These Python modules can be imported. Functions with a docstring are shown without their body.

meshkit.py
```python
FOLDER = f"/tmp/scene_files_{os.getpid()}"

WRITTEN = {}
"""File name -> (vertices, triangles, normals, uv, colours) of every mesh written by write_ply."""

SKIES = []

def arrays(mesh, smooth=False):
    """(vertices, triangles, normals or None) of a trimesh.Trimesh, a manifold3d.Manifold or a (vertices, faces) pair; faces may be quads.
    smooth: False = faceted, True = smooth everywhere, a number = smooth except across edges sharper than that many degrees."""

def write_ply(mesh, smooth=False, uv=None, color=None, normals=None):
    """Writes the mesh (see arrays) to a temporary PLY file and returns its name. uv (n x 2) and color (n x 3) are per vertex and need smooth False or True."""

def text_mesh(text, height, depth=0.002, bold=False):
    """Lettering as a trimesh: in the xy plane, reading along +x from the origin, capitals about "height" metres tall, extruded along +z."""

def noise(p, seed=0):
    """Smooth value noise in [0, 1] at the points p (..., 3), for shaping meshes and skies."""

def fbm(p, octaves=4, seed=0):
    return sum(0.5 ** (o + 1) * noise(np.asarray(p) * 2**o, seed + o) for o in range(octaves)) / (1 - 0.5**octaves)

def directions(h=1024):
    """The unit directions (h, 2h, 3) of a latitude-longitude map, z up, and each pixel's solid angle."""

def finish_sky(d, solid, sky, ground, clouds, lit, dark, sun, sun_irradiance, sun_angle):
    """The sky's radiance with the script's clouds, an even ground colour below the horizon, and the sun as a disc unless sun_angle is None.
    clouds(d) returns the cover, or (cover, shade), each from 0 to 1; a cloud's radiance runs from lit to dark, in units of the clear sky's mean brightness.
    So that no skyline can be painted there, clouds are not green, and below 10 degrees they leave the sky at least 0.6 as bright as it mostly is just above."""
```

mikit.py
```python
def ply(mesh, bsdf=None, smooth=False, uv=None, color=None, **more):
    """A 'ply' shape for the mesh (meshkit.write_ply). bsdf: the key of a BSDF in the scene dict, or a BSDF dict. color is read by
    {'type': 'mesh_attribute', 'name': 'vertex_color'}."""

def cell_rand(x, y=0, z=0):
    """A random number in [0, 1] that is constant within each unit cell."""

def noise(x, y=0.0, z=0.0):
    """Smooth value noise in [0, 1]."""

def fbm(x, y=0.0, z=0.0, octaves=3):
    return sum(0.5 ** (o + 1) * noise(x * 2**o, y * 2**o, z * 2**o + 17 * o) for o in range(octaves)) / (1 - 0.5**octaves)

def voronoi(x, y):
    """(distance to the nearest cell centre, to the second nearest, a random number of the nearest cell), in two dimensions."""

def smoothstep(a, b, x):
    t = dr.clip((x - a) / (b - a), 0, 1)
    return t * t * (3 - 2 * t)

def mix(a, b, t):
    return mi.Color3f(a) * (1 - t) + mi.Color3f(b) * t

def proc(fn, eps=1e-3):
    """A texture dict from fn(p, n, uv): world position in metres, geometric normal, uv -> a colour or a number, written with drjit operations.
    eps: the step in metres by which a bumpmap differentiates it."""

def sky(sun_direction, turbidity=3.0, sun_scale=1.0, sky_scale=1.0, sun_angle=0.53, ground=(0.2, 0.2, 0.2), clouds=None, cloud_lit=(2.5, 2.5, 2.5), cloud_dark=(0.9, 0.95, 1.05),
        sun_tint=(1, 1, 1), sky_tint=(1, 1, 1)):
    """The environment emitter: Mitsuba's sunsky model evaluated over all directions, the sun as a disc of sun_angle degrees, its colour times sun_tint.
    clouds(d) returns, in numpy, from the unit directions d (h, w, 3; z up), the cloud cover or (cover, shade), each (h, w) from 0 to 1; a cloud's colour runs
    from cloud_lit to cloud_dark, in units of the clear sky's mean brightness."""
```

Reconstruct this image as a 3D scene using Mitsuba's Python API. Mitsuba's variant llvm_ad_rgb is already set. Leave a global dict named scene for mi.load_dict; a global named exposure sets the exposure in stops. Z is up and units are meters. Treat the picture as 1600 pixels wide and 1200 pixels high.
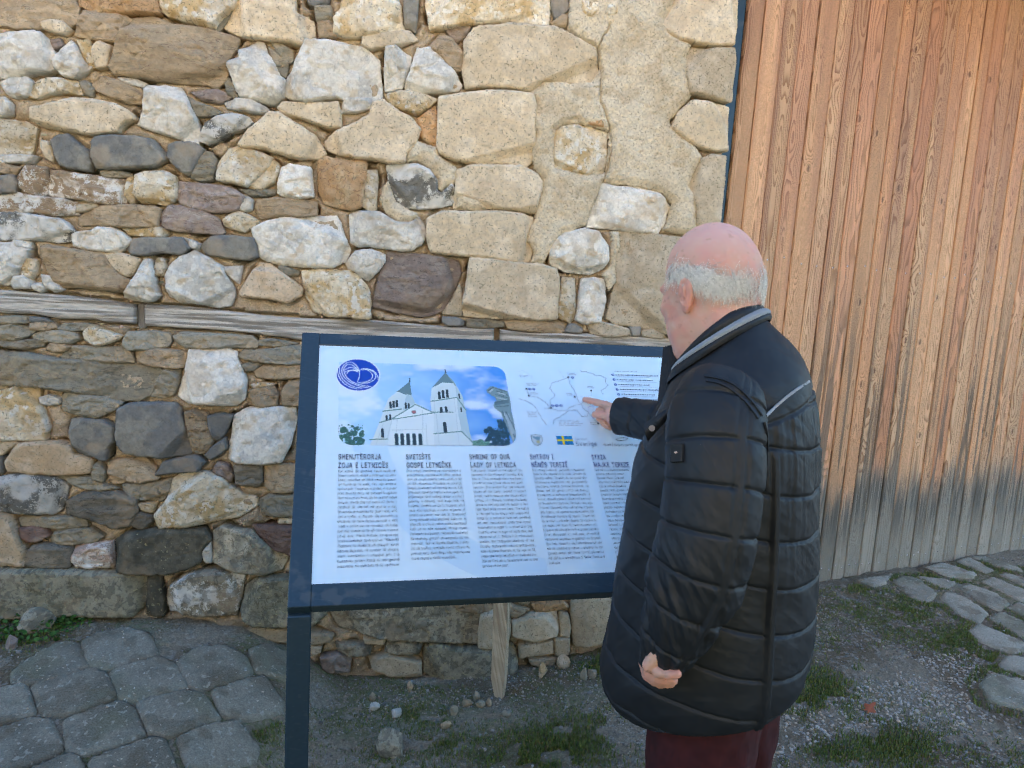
"""An old man points at an information board in front of a rubble stone wall and a boarded gate."""
import math, random
import numpy as np
import trimesh
import shapely
from shapely.geometry import Polygon, LineString, Point
from scipy.spatial import Delaunay, cKDTree
import drjit as dr
import mitsuba as mi
import mikit
import meshkit
from mikit import ply, proc, noise, fbm, smoothstep, mix, cell_rand, voronoi, sky

T = mi.ScalarTransform4f
rng = np.random.default_rng(7)
random.seed(7)
scene, labels = {}, {}

# ------------------------------------------------------------------ camera, sky, exposure
CAM_H, F, PITCH, ROLL = 1.6, 1160.0, math.radians(7.0), math.radians(3.2)
_fw = np.array([0, math.cos(PITCH), -math.sin(PITCH)])
_up0 = np.array([0, math.sin(PITCH), math.cos(PITCH)])
_up = math.cos(ROLL) * _up0 - math.sin(ROLL) * np.array([1.0, 0, 0])
_o = np.array([0, 0, CAM_H])
scene['camera'] = {'type': 'perspective', 'fov': math.degrees(2 * math.atan(800 / F)), 'fov_axis': 'x',
                   'near_clip': 0.05, 'far_clip': 500.0,
                   'to_world': T().look_at(origin=_o.tolist(), target=(_o + _fw).tolist(), up=_up.tolist())}
SUN = [0.35, 0.72, 0.62]            # behind the wall: the whole place lies in its shade
scene['sky'] = sky(SUN, turbidity=3.0, sun_scale=1.0, sky_scale=1.0, ground=(0.22, 0.2, 0.17), sun_tint=(1.0, 0.96, 0.80), sky_tint=(0.80, 0.97, 1.02))
exposure = 3.95

# ------------------------------------------------------------------ helpers
def P2(rgb):
    return [float(c) for c in rgb]

def numbered(name):
    if name not in scene and not any(k.startswith(name + '__') for k in scene):
        return name
    i = 1
    while True:
        k = f'{name}_{i:03d}'
        if k not in scene and not any(q.startswith(k + '__') for q in scene):
            return k
        i += 1

_count = {}
def part(parent, name, shape, label=None, kind=None):
    base = f'{parent}__{name}'
    n = _count.get(base, -1) + 1
    _count[base] = n
    key = base if n == 0 else f'{base}_{n:03d}'
    scene[key] = shape
    if label or kind:
        labels[key] = {}
        if label: labels[key]['label'] = label
        if kind: labels[key]['kind'] = kind
    return key

def tag(key, label=None, cat=None, group=None, kind=None):
    labels[key] = {k: v for k, v in (('label', label), ('category', cat), ('group', group), ('kind', kind)) if v}

def frame(o, x, y, z):
    M = np.eye(4)
    M[:3, 0], M[:3, 1], M[:3, 2], M[:3, 3] = x, y, z, o
    return M

def moved(mesh, M):
    m = mesh.copy()
    m.apply_transform(M)
    return m

def rbox(x0, x1, y0, y1, z0, z1, r=0.002):
    """A box with chamfered edges, as a convex hull."""
    pts = []
    for x in (x0, x1):
        for y in (y0, y1):
            for z in (z0, z1):
                sx, sy, sz = (1 if x == x0 else -1), (1 if y == y0 else -1), (1 if z == z0 else -1)
                pts += [[x + sx * r, y + sy * r, z], [x + sx * r, y, z + sz * r], [x, y + sy * r, z + sz * r]]
    return trimesh.convex.convex_hull(np.array(pts))

def heading(deg):
    a = math.radians(deg)
    return np.array([math.cos(a), math.sin(a), 0.0])

Z = np.array([0, 0, 1.0])
fbm_np, noise_np = meshkit.fbm, meshkit.noise

def bsdf(name, d):
    scene[name] = d

def principled(color, rough=0.6, **k):
    return {'type': 'principled', 'base_color': color if isinstance(color, dict) else {'type': 'rgb', 'value': P2(color)}, 'roughness': rough, **k}

def two(d):
    return {'type': 'twosided', 'bsdf': d}

def bumped(d, fn, scale, eps=1e-3):
    return {'type': 'bumpmap', 'arbitrary': proc(fn, eps), 'scale': scale, 'bsdf': d}

# ------------------------------------------------------------------ materials
KINDS = 'WCSBGLPOADMNKREFVQ'
PAL = {'W': (.70, .665, .60), 'C': (.68, .595, .455), 'S': (.56, .46, .325), 'B': (.37, .285, .195), 'G': (.165, .165, .16), 'L': (.285, .265, .215),
       'P': (.275, .22, .195), 'O': (.47, .30, .165), 'A': (.49, .365, .235), 'D': (.15, .14, .11), 'M': (.20, .195, .18), 'N': (.31, .225, .15),
       'K': (.15, .135, .11), 'R': (.20, .135, .115), 'E': (.40, .36, .28), 'F': (.30, .28, .215), 'V': (.27, .235, .18), 'Q': (.44, .32, .26)}
ALT = {'W': (.50, .49, .46), 'C': (.55, .39, .19), 'S': (.66, .565, .43), 'B': (.46, .355, .235), 'G': (.25, .235, .20), 'L': (.36, .30, .21),
       'P': (.37, .31, .27), 'O': (.60, .47, .31), 'A': (.56, .45, .33), 'D': (.07, .068, .055), 'M': (.70, .68, .63), 'N': (.70, .66, .60),
       'K': (.21, .18, .14), 'R': (.27, .19, .16), 'E': (.20, .185, .15), 'F': (.22, .205, .145), 'V': (.60, .61, .62), 'Q': (.66, .57, .49)}

def stone_color(p, n, uv):
    k = dr.floor(uv.x)
    b = (uv.x - k) * 2.0
    s = uv.y * 31.7
    base, alt = mi.Color3f(0), mi.Color3f(0)
    for i, c in enumerate(KINDS):
        on = dr.select(dr.abs(k - i) < 0.5, 1.0, 0.0)
        base += mi.Color3f(*PAL[c]) * on
        alt += mi.Color3f(*ALT[c]) * on
    isk = lambda cs: sum(dr.select(dr.abs(k - KINDS.index(c)) < 0.5, 1.0, 0.0) for c in cs)
    lay = isk('LBPNRKQ')
    big = fbm(p.x * 14 + s, p.z * 14 - s, p.y * 9, 4)
    strat = fbm(p.x * 12 + s, p.z * 75 + 9 * big, s, 3)
    mid = fbm(p.x * 55 + s, p.z * 55, p.y * 40, 3)
    fine = noise(p.x * 330, p.z * 330, p.y * 330)
    pat = dr.lerp(big, strat, lay * 0.65)
    col = mix(base, alt, smoothstep(0.47, 0.62, pat) * 0.8)
    grain = fbm(p.x * 150, p.z * 150, p.y * 150, 3)
    col *= 0.62 + 0.36 * mid + 0.44 * grain
    # fine bedding and break lines
    ln = dr.abs(fbm(p.x * (24 - 14 * lay) + s, p.z * (24 + 44 * lay) + 2 * big, p.y * 12, 3) - 0.5)
    col *= 1 - 0.40 * (1 - smoothstep(0.0, 0.020, ln)) * (1 - 0.6 * isk('SADWCG'))
    # lime or quartz patches with ragged outlines
    patchy = isk('MNVQ')
    m = smoothstep(0.50, 0.55, 0.5 * big + 0.33 * mid + 0.22 * fine - 0.02)
    col = mix(col, mi.Color3f(.66, .645, .61) * (0.75 + 0.4 * mid), patchy * m * 0.9)
    # lichen: dark crusts with pale and yellow flecks
    lich = isk('DEFV')
    dk = smoothstep(0.50, 0.62, fbm(p.x * 58 - s, p.z * 58, 3.0, 4))
    col = mix(col, mi.Color3f(.085, .082, .066), lich * dk * 0.5)
    fl = smoothstep(0.70, 0.78, noise(p.x * 150, p.z * 150, s)) * smoothstep(0.4, 0.6, mid)
    col = mix(col, mi.Color3f(.42, .38, .22), (isk('DF') * 0.75 + isk('E') * .3) * fl)
    # ochre staining in the pale limestones
    och = smoothstep(0.56, 0.70, fbm(p.x * 20 + 2 * s, p.z * 26, s, 4))
    col = mix(col, mi.Color3f(.50, .36, .18) * (0.7 + 0.6 * mid), isk('WC') * och * (0.45 + 0.3 * isk('C')))
    whi = smoothstep(0.57, 0.66, fbm(p.x * 60 + s, p.z * 60, s, 3))
    col = mix(col, mi.Color3f(.80, .775, .71) * (.82 + .3 * grain), isk('WC') * whi * 0.7)
    dots = smoothstep(0.80, 0.90, noise(p.x * 190 + s, p.z * 190, 1.0))
    col = mix(col, mi.Color3f(.13, .11, .085), isk('SAOECF') * dots * 0.55)
    # clay dust smeared from the joints, in patches
    dust = smoothstep(0.60, 0.72, fbm(p.x * 9 - s, p.z * 9, 7.0, 4))
    col = mix(col, mi.Color3f(.44, .335, .225), dust * 0.32)
    return col * b

def stone_bump(p, n, uv):
    a = fbm(p.x * 110, p.z * 110, p.y * 110, 3)
    v = 1.0 - dr.abs(fbm(p.x * 26 + 3, p.z * 34, p.y * 26, 3) * 2 - 1)
    return a * 0.62 + v * 0.38

bsdf('stone_bsdf', two(bumped(principled(proc(stone_color), 0.88, specular=0.2), stone_bump, 0.013, 1.2e-3)))

def mortar_color(p, n, uv):
    a = fbm(p.x * 11, p.z * 11, 2.0, 4)
    g = noise(p.x * 260, p.z * 260, p.y * 260)
    c = mix((.44, .34, .235), (.53, .435, .315), smoothstep(.35, .65, a))
    c = mix(c, (.36, .30, .235), smoothstep(.55, .75, fbm(p.x * 5 + 4, p.z * 5, 1.0, 3)) * .6)
    low_dark = smoothstep(.50, .62, fbm(p.x * 8, p.z * 8, 3.0, 4) + .42 * (.62 - p.z))  # darker brown patches, denser towards the bottom, edges ragged by noise
    c = mix(c, (.255, .21, .16), low_dark * .8)
    return c * (0.72 + 0.5 * g)

def rough_bump(p, n, uv):
    return fbm(p.x * 90, p.z * 90, p.y * 90, 4)

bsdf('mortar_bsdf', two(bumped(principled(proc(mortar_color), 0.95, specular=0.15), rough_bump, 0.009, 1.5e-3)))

def plaster_color(p, n, uv):
    a = fbm(p.x * 7, p.z * 7, 5.0, 4)
    g = fbm(p.x * 170, p.z * 170, 1.0, 2)
    c = mix((.58, .485, .345), (.69, .60, .455), smoothstep(.35, .66, a))
    c = mix(c, (.52, .41, .27), smoothstep(.56, .70, fbm(p.x * 13, p.z * 13, 9.0, 4)) * .6)
    d = smoothstep(.74, .86, noise(p.x * 180, p.z * 180, 3.0))
    c = mix(c, (.28, .22, .15), d * .45)
    return c * (0.74 + 0.46 * g)

bsdf('plaster_bsdf', two(bumped(principled(proc(plaster_color), 0.95, specular=0.15), rough_bump, 0.010, 1.5e-3)))

def beam_color(p, n, uv):
    a = fbm(uv.x * 5, uv.y * 110, 1.0, 4)
    b = fbm(uv.x * 2.5, uv.y * 22, 6.0, 3)
    c = mix((.22, .20, .175), (.54, .51, .47), smoothstep(.34, .64, a))
    return mix(c, (.10, .09, .08), smoothstep(.60, .76, b) * .75) * (.85 + .3 * noise(uv.x * 60, uv.y * 400))

def beam_bump(p, n, uv):
    return fbm(uv.x * 6, uv.y * 120, 1.0, 4)

bsdf('beam_bsdf', two(bumped(principled(proc(beam_color), 0.85, specular=0.25), beam_bump, 0.007, 1.5e-3)))

# larch boards: the flat-sawn grain is cut from growth cones; uv.x = board number + place across (0..1), uv.y = height in m
def board_field(uv):
    k = dr.floor(uv.x)
    a = (uv.x - k - 0.5) * 0.098
    h = uv.y
    r1, r2, r3 = cell_rand(k, 1), cell_rand(k, 2), cell_rand(k, 3)
    a0 = (r1 - 0.5) * 0.055
    wob = fbm(h * 2.3 + 40 * r1, k * 7.1, a * 12, 3)
    d = 0.012 + 0.05 * r2 + (r3 - 0.5) * 0.018 * h + 0.075 * (wob - 0.5) * .6 + 0.012 * (noise(h * 9, k * 3.0) - .5)
    # knots bend the rings round them
    kn = dr.floor(h * 1.1 + r1)
    kr = cell_rand(kn, k, 5)
    kx, kh = (cell_rand(kn, k, 6) - 0.5) * 0.07, (kn + 0.2 + 0.6 * cell_rand(kn, k, 7) - r1) / 1.1
    kd = dr.sqrt(dr.square(a - kx) + dr.square((h - kh) * 0.42))
    has = dr.select(kr > 0.52, 1.0, 0.0)
    bend = has * 0.020 * dr.exp(-dr.square(kd / 0.017))
    r = dr.sqrt(dr.square(a - a0) + dr.square(d)) + bend
    ring = r / (0.0044 + 0.0028 * r3) + 0.25 * noise(h * 3, a * 60, k)
    t = ring - dr.floor(ring)
    late = smoothstep(0.35, 0.92, t) * (1 - smoothstep(0.93, 1.0, t))
    knot = has * (1 - smoothstep(0.0045, 0.0085, kd))
    return k, a, h, late, knot, r1, r2, r3

def board_color(p, n, uv):
    k, a, h, late, knot, r1, r2, r3 = board_field(uv)
    fib = fbm(a * 620, h * 7, k * 3.3, 3)
    early = mix((.64, .355, .195), (.72, .47, .285), r2)
    early = mix(early, (.57, .275, .15), smoothstep(.6, .9, r3))
    lw = mix((.33, .155, .07), (.40, .21, .10), r1)
    c = mix(early, lw, late * .92)
    # boards above stay redder: older oiled finish that the weather has not taken yet, in grain-long patches; overhang shade painted in at upper right
    oil_and_shade = smoothstep(0.42, 0.66, fbm(a * 26 + k * 5, h * 1.3, k, 3) * 0.55 + 0.34 * (h - 1.2) / 1.6 + .045 * (k - 14) / 8 * smoothstep(1.8, 2.6, h) + 0.16 * r3)
    c = mix(c, mix((.44, .225, .145), (.23, .105, .066), late * .75), oil_and_shade * 0.66)
    c = mix(c, (.15, .075, .04), knot * .85)
    # dark mould streaks along the grain on some boards
    st = smoothstep(.50, .61, fbm(a * 45 + k * 11, h * 1.9, k * 2.0, 3)) * smoothstep(.35, .75, cell_rand(k, 9))
    c = mix(c, (.13, .10, .075), st * smoothstep(2.0, 1.1, h) * .8)
    # weathering of the splash zone: grey silvered wood below, black mould along its ragged upper rim
    rag = fbm(a * 95 + k * 9, h * 3.2, k * 1.7, 3) - .5
    rim = 0.70 + 0.16 * (r2 - .5) + 0.22 * rag
    e = h - rim
    grey = mix(mix((.40, .355, .29), (.29, .255, .205), r1), (.17, .15, .12), late * .5)
    c = mix(c, grey, smoothstep(.16, -.10, e))
    blk = smoothstep(.13, -.05, e) * smoothstep(-.34, -.06, e + .10 * rag)
    c = mix(c, (.085, .078, .068), blk * (.30 + .5 * smoothstep(.35, .6, fbm(a * 130, h * 5, k, 3))))
    return c * (.78 + .44 * fib) * (.80 + .34 * cell_rand(k, 12))

def board_bump(p, n, uv):
    k, a, h, late, knot, r1, r2, r3 = board_field(uv)
    return late * .6 + .4 * fbm(a * 500, h * 6, k, 2)

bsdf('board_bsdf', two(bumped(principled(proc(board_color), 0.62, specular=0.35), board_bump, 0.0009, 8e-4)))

def ground_color(p, n, uv):
    a = fbm(p.x * 3.1, p.y * 3.1, 1.0, 4)
    b = fbm(p.x * 60, p.y * 60, 1.0, 3)
    g = noise(p.x * 240, p.y * 240, 1.0)
    c = mix((.145, .118, .085), (.235, .205, .16), smoothstep(.35, .65, a))
    c = mix(c, (.30, .285, .26), smoothstep(.55, .7, b) * .5)
    moss = smoothstep(.50, .64, fbm(p.x * 2.2 + 3, p.y * 2.2, 8.0, 4)) * smoothstep(.35, .6, b)
    c = mix(c, (.095, .11, .038), moss * .65)
    return c * (.65 + .6 * g)

def ground_bump(p, n, uv):
    return fbm(p.x * 60, p.y * 60, 1.0, 4)

bsdf('ground_bsdf', two(bumped(principled(proc(ground_color), 0.95, specular=0.15), ground_bump, 0.018, 2e-3)))

def slab_color(p, n, uv):
    s = uv.y * 50
    a = fbm(p.x * 9 + s, p.y * 9, 2.0, 4)
    g = noise(p.x * 300, p.y * 300, p.z * 300)
    c = mix((.18, .168, .138), (.255, .24, .20), smoothstep(.35, .65, a)) * (uv.x * 2)
    c = mix(c, (.17, .17, .115), smoothstep(.54, .7, fbm(p.x * 5, p.y * 5 + s, 4.0, 4)) * .5)
    w = smoothstep(.80, .88, noise(p.x * 95 + s, p.y * 95, 3.0))
    c = mix(c, (.42, .41, .37), w * .5)
    c = mix(c, (.15, .125, .09), smoothstep(.56, .68, fbm(p.x * 14 + s, p.y * 14, 8.0, 4)) * .55)
    return c * (.70 + .55 * g)

bsdf('slab_bsdf', two(bumped(principled(proc(slab_color), 0.9, specular=0.2), lambda p, n, uv: fbm(p.x * 110, p.y * 110, p.z * 110, 3), 0.004, 1.5e-3)))
VCOL = {'type': 'mesh_attribute', 'name': 'vertex_color'}
bsdf('pebble_bsdf', two(principled(VCOL, 0.9, specular=0.2)))
bsdf('blade_bsdf', two(principled(VCOL, 0.6, specular=0.25)))
bsdf('print_bsdf', two(principled(VCOL, 0.22, specular=0.5)))

def metal_color(p, n, uv):
    a = fbm(p.x * 160, p.y * 160, p.z * 160, 3)
    d = smoothstep(.62, .72, fbm(p.x * 24, p.y * 24, p.z * 24, 4))
    c = mix((.017, .036, .056), (.025, .047, .070), a)
    sc = smoothstep(.80, .86, noise(p.x * 30 + p.z * 300, p.y * 320, 4.0))
    return mix(c, (.14, .135, .125), d * .24 + sc * .10)

bsdf('metal_bsdf', two(principled(proc(metal_color), 0.33, specular=0.5)))
bsdf('screw_bsdf', two({'type': 'roughconductor', 'material': 'Cr', 'alpha': 0.25}))

def stake_color(p, n, uv):
    a = fbm(uv.x * 160, uv.y * 5, 1.0, 3)
    c = mix((.33, .235, .15), (.53, .42, .29), smoothstep(.3, .7, a))
    sw = uv.y * 55 + uv.x * 30
    return c * (.86 + .14 * smoothstep(.2, .8, noise(sw, 1.0)))

bsdf('stake_bsdf', two(principled(proc(stake_color), 0.75, specular=0.25)))

# ------------------------------------------------------------------ terrain height
_tx = [-60, -2.6, -1.9, -1.22, -0.98, -0.80, -0.62, -0.2, 0.2, 0.475, 1.0, 1.55, 2.6, 4.4, 60]
_tw = [.30, .27, .262, .248, .20, .10, -.012, -.008, .035, .115, .195, .262, .272, .28, .32]
_tf = [.10, .12, .115, .10, .085, .05, .01, 0, 0, .01, .05, .10, .16, .24, .28]
def terrain(x, y):
    x, y = np.asarray(x, float), np.asarray(y, float)
    yw = 2.975 + 0.1405 * np.clip(x, -6, 1) + 0.466 * np.clip(x - 1, 0, 6)
    t = np.clip((y - 1.5) / (yw - 1.5), 0, 1.05)
    h = np.interp(x, _tx, _tf) * (1 - t) + np.interp(x, _tx, _tw) * t
    return h * np.clip((y + 3) / 4.5, 0, 1)

# ------------------------------------------------------------------ the stone wall
W0 = np.array([-.201, 2.947, 0.0])
WX = heading(8.0)
WN = np.array([WX[1], -WX[0], 0.0])              # outward, towards the street
def wallpt(s, t, w):
    s, t, w = (np.asarray(v, float)[..., None] for v in (s, t, w))
    return W0 + s * WX + t * Z + w * WN

def rough_outline(poly, step, amp, seed, cut=.10):
    """Densified outline with broken, slightly ragged edges."""
    c = np.array(poly.exterior.coords)[:-1]
    if not poly.exterior.is_ccw:
        c = c[::-1]
    q = c * (1 - cut) + np.roll(c, -1, 0) * cut
    r = c * cut + np.roll(c, -1, 0) * (1 - cut)
    c = np.stack([q, r], 1).reshape(-1, 2)
    ring = LineString(np.vstack([c, c[:1]]))
    n = max(10, int(ring.length / step))
    p = np.array([ring.interpolate(i / n, normalized=True).coords[0] for i in range(n)])
    tan = np.roll(p, -1, 0) - np.roll(p, 1, 0)
    nor = np.stack([tan[:, 1], -tan[:, 0]], 1) / (np.linalg.norm(tan, axis=1, keepdims=True) + 1e-9)
    e = .75 * (fbm_np(np.c_[p * 30, np.full(n, seed * 3.1)], 3) - .5) + .5 * (fbm_np(np.c_[p * 85, np.full(n, seed * 2.3)], 2) - .5)
    e2 = noise_np(np.c_[p * 160, np.full(n, seed * 1.7)]) - .5
    p = p + nor * (e * amp * 2 + e2 * amp * .7)[:, None]
    g = Polygon(p)
    if not g.is_valid:
        g = g.buffer(0)
        if g.geom_type != 'Polygon':
            g = max(g.geoms, key=lambda a: a.area)
        p = np.array(shapely.segmentize(g.exterior, step * 1.5).coords)[:-1]
        if not g.exterior.is_ccw:
            p = p[::-1]
    return p, g

def stone_mesh(poly, kind, proud, seed, back=-.07):
    """A hewn stone: outline, broken facets, rounded arrises and flanks running back into the wall; local (s, t, w)."""
    r = np.random.default_rng(seed)
    size = math.sqrt(poly.area)
    step = float(np.clip(size / 28, .0042, .0066))
    b, g = rough_outline(poly.buffer(.0040, join_style='mitre'), step, min(.0046, size * .030), seed, .035)
    x0, y0, x1, y1 = g.bounds
    xs, ys = np.arange(x0, x1, step), np.arange(y0, y1, step)
    q = np.stack(np.meshgrid(xs, ys), -1).reshape(-1, 2) + r.uniform(-.25, .25, (len(xs) * len(ys), 2)) * step
    pts = shapely.points(q)
    ok = shapely.contains(g, pts)
    q, pts = q[ok], pts[ok]
    if len(q):
        ok = shapely.distance(g.exterior, pts) > step * .5
        q = q[ok]
    v = np.vstack([b, q])
    tri = Delaunay(v).simplices
    cen = v[tri].mean(1)
    a = v[tri]
    area = np.cross(a[:, 1] - a[:, 0], a[:, 2] - a[:, 0])
    tri[area < 0] = tri[area < 0][:, ::-1]
    tri = tri[shapely.contains(g, shapely.points(cen)) & (np.abs(area) > 1e-10)]
    d = shapely.distance(g.exterior, shapely.points(v))
    d[:len(b)] = 0
    c0 = v.mean(0)
    rel = (v - c0) / max(size, .03)
    soft = kind in 'SGKDAF'
    # hewn face: the lower envelope of tilted break planes, with corners knocked off
    nf, tilt = (4, .10) if soft else (9, .30)
    w = np.full(len(v), 1.0)
    for i in range(nf):
        an, sl = r.uniform(0, 2 * math.pi), r.uniform(.3, 1) * tilt
        ci = c0 + (v[r.integers(len(v))] - c0) * .75
        w = np.minimum(w, sl * ((v - ci) @ [math.cos(an), math.sin(an)]) + r.uniform(0, .004))
    w = w - np.percentile(w, 80)
    for i in range(2 if soft else 4):
        an, th_ = r.uniform(0, 2 * math.pi), math.radians(r.uniform(25, 65))
        along = (v - c0) @ [math.cos(an), math.sin(an)]
        w = w - np.maximum(along - np.percentile(along, r.uniform(84, 96)), 0) * math.tan(th_)
    w = proud + np.clip(w, -.85 * proud, .012)
    n1 = fbm_np(np.c_[v * 20, np.full(len(v), seed * .71)], 4) - .5
    n2 = fbm_np(np.c_[v * 75, np.full(len(v), seed * .31)], 3) - .5
    ridge = np.abs(fbm_np(np.c_[v * 16, np.full(len(v), seed * .37)], 3) - .5) * 2
    w = w + (.006 if soft else .009) * n1 + (.0045 if soft else .0065) * n2
    if not soft:
        w = w - .006 * np.clip(1 - ridge / .07, 0, 1)
        step_ = np.clip((fbm_np(np.c_[v * 9, np.full(len(v), seed * .57)], 3) - .52) / .02, 0, 1)
        w = w - .006 * step_
    if kind in 'LBPNRKQ':
        lay = fbm_np(np.c_[v[:, 0] * 6, v[:, 1] * 80 + 4 * n1, np.full(len(v), seed * .9)], 3) - .5
        w = w + .020 * lay * (.6 if kind in 'BP' else 1)
    rr = min(.0055 if not soft else .008, size * .07)
    t = np.clip(d / rr, 0, 1)
    w = w * (.74 + .26 * np.sqrt(1 - (1 - t) ** 2))
    w = np.maximum(w, .003)
    nb = len(b)
    cen2 = b.mean(0)
    rings = [b + (cen2 - b) * .012, b + (cen2 - b) * .04]
    V = [np.c_[v, w]]
    V.append(np.c_[rings[0], np.minimum(w[:nb] - .016, -.004)])
    V.append(np.c_[rings[1], np.full(nb, back)])
    n0 = len(v)
    i = np.arange(nb)
    j = (i + 1) % nb
    F_ = [tri]
    for A, B in ((0, n0), (n0, n0 + nb)):
        F_.append(np.c_[A + i, B + i, B + j])
        F_.append(np.c_[A + i, B + j, A + j])
    V = np.vstack(V)
    return V, np.vstack(F_)

def put_wall(V, F_):
    return trimesh.Trimesh(wallpt(V[:, 0], V[:, 1], V[:, 2]), F_, process=False)

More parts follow.
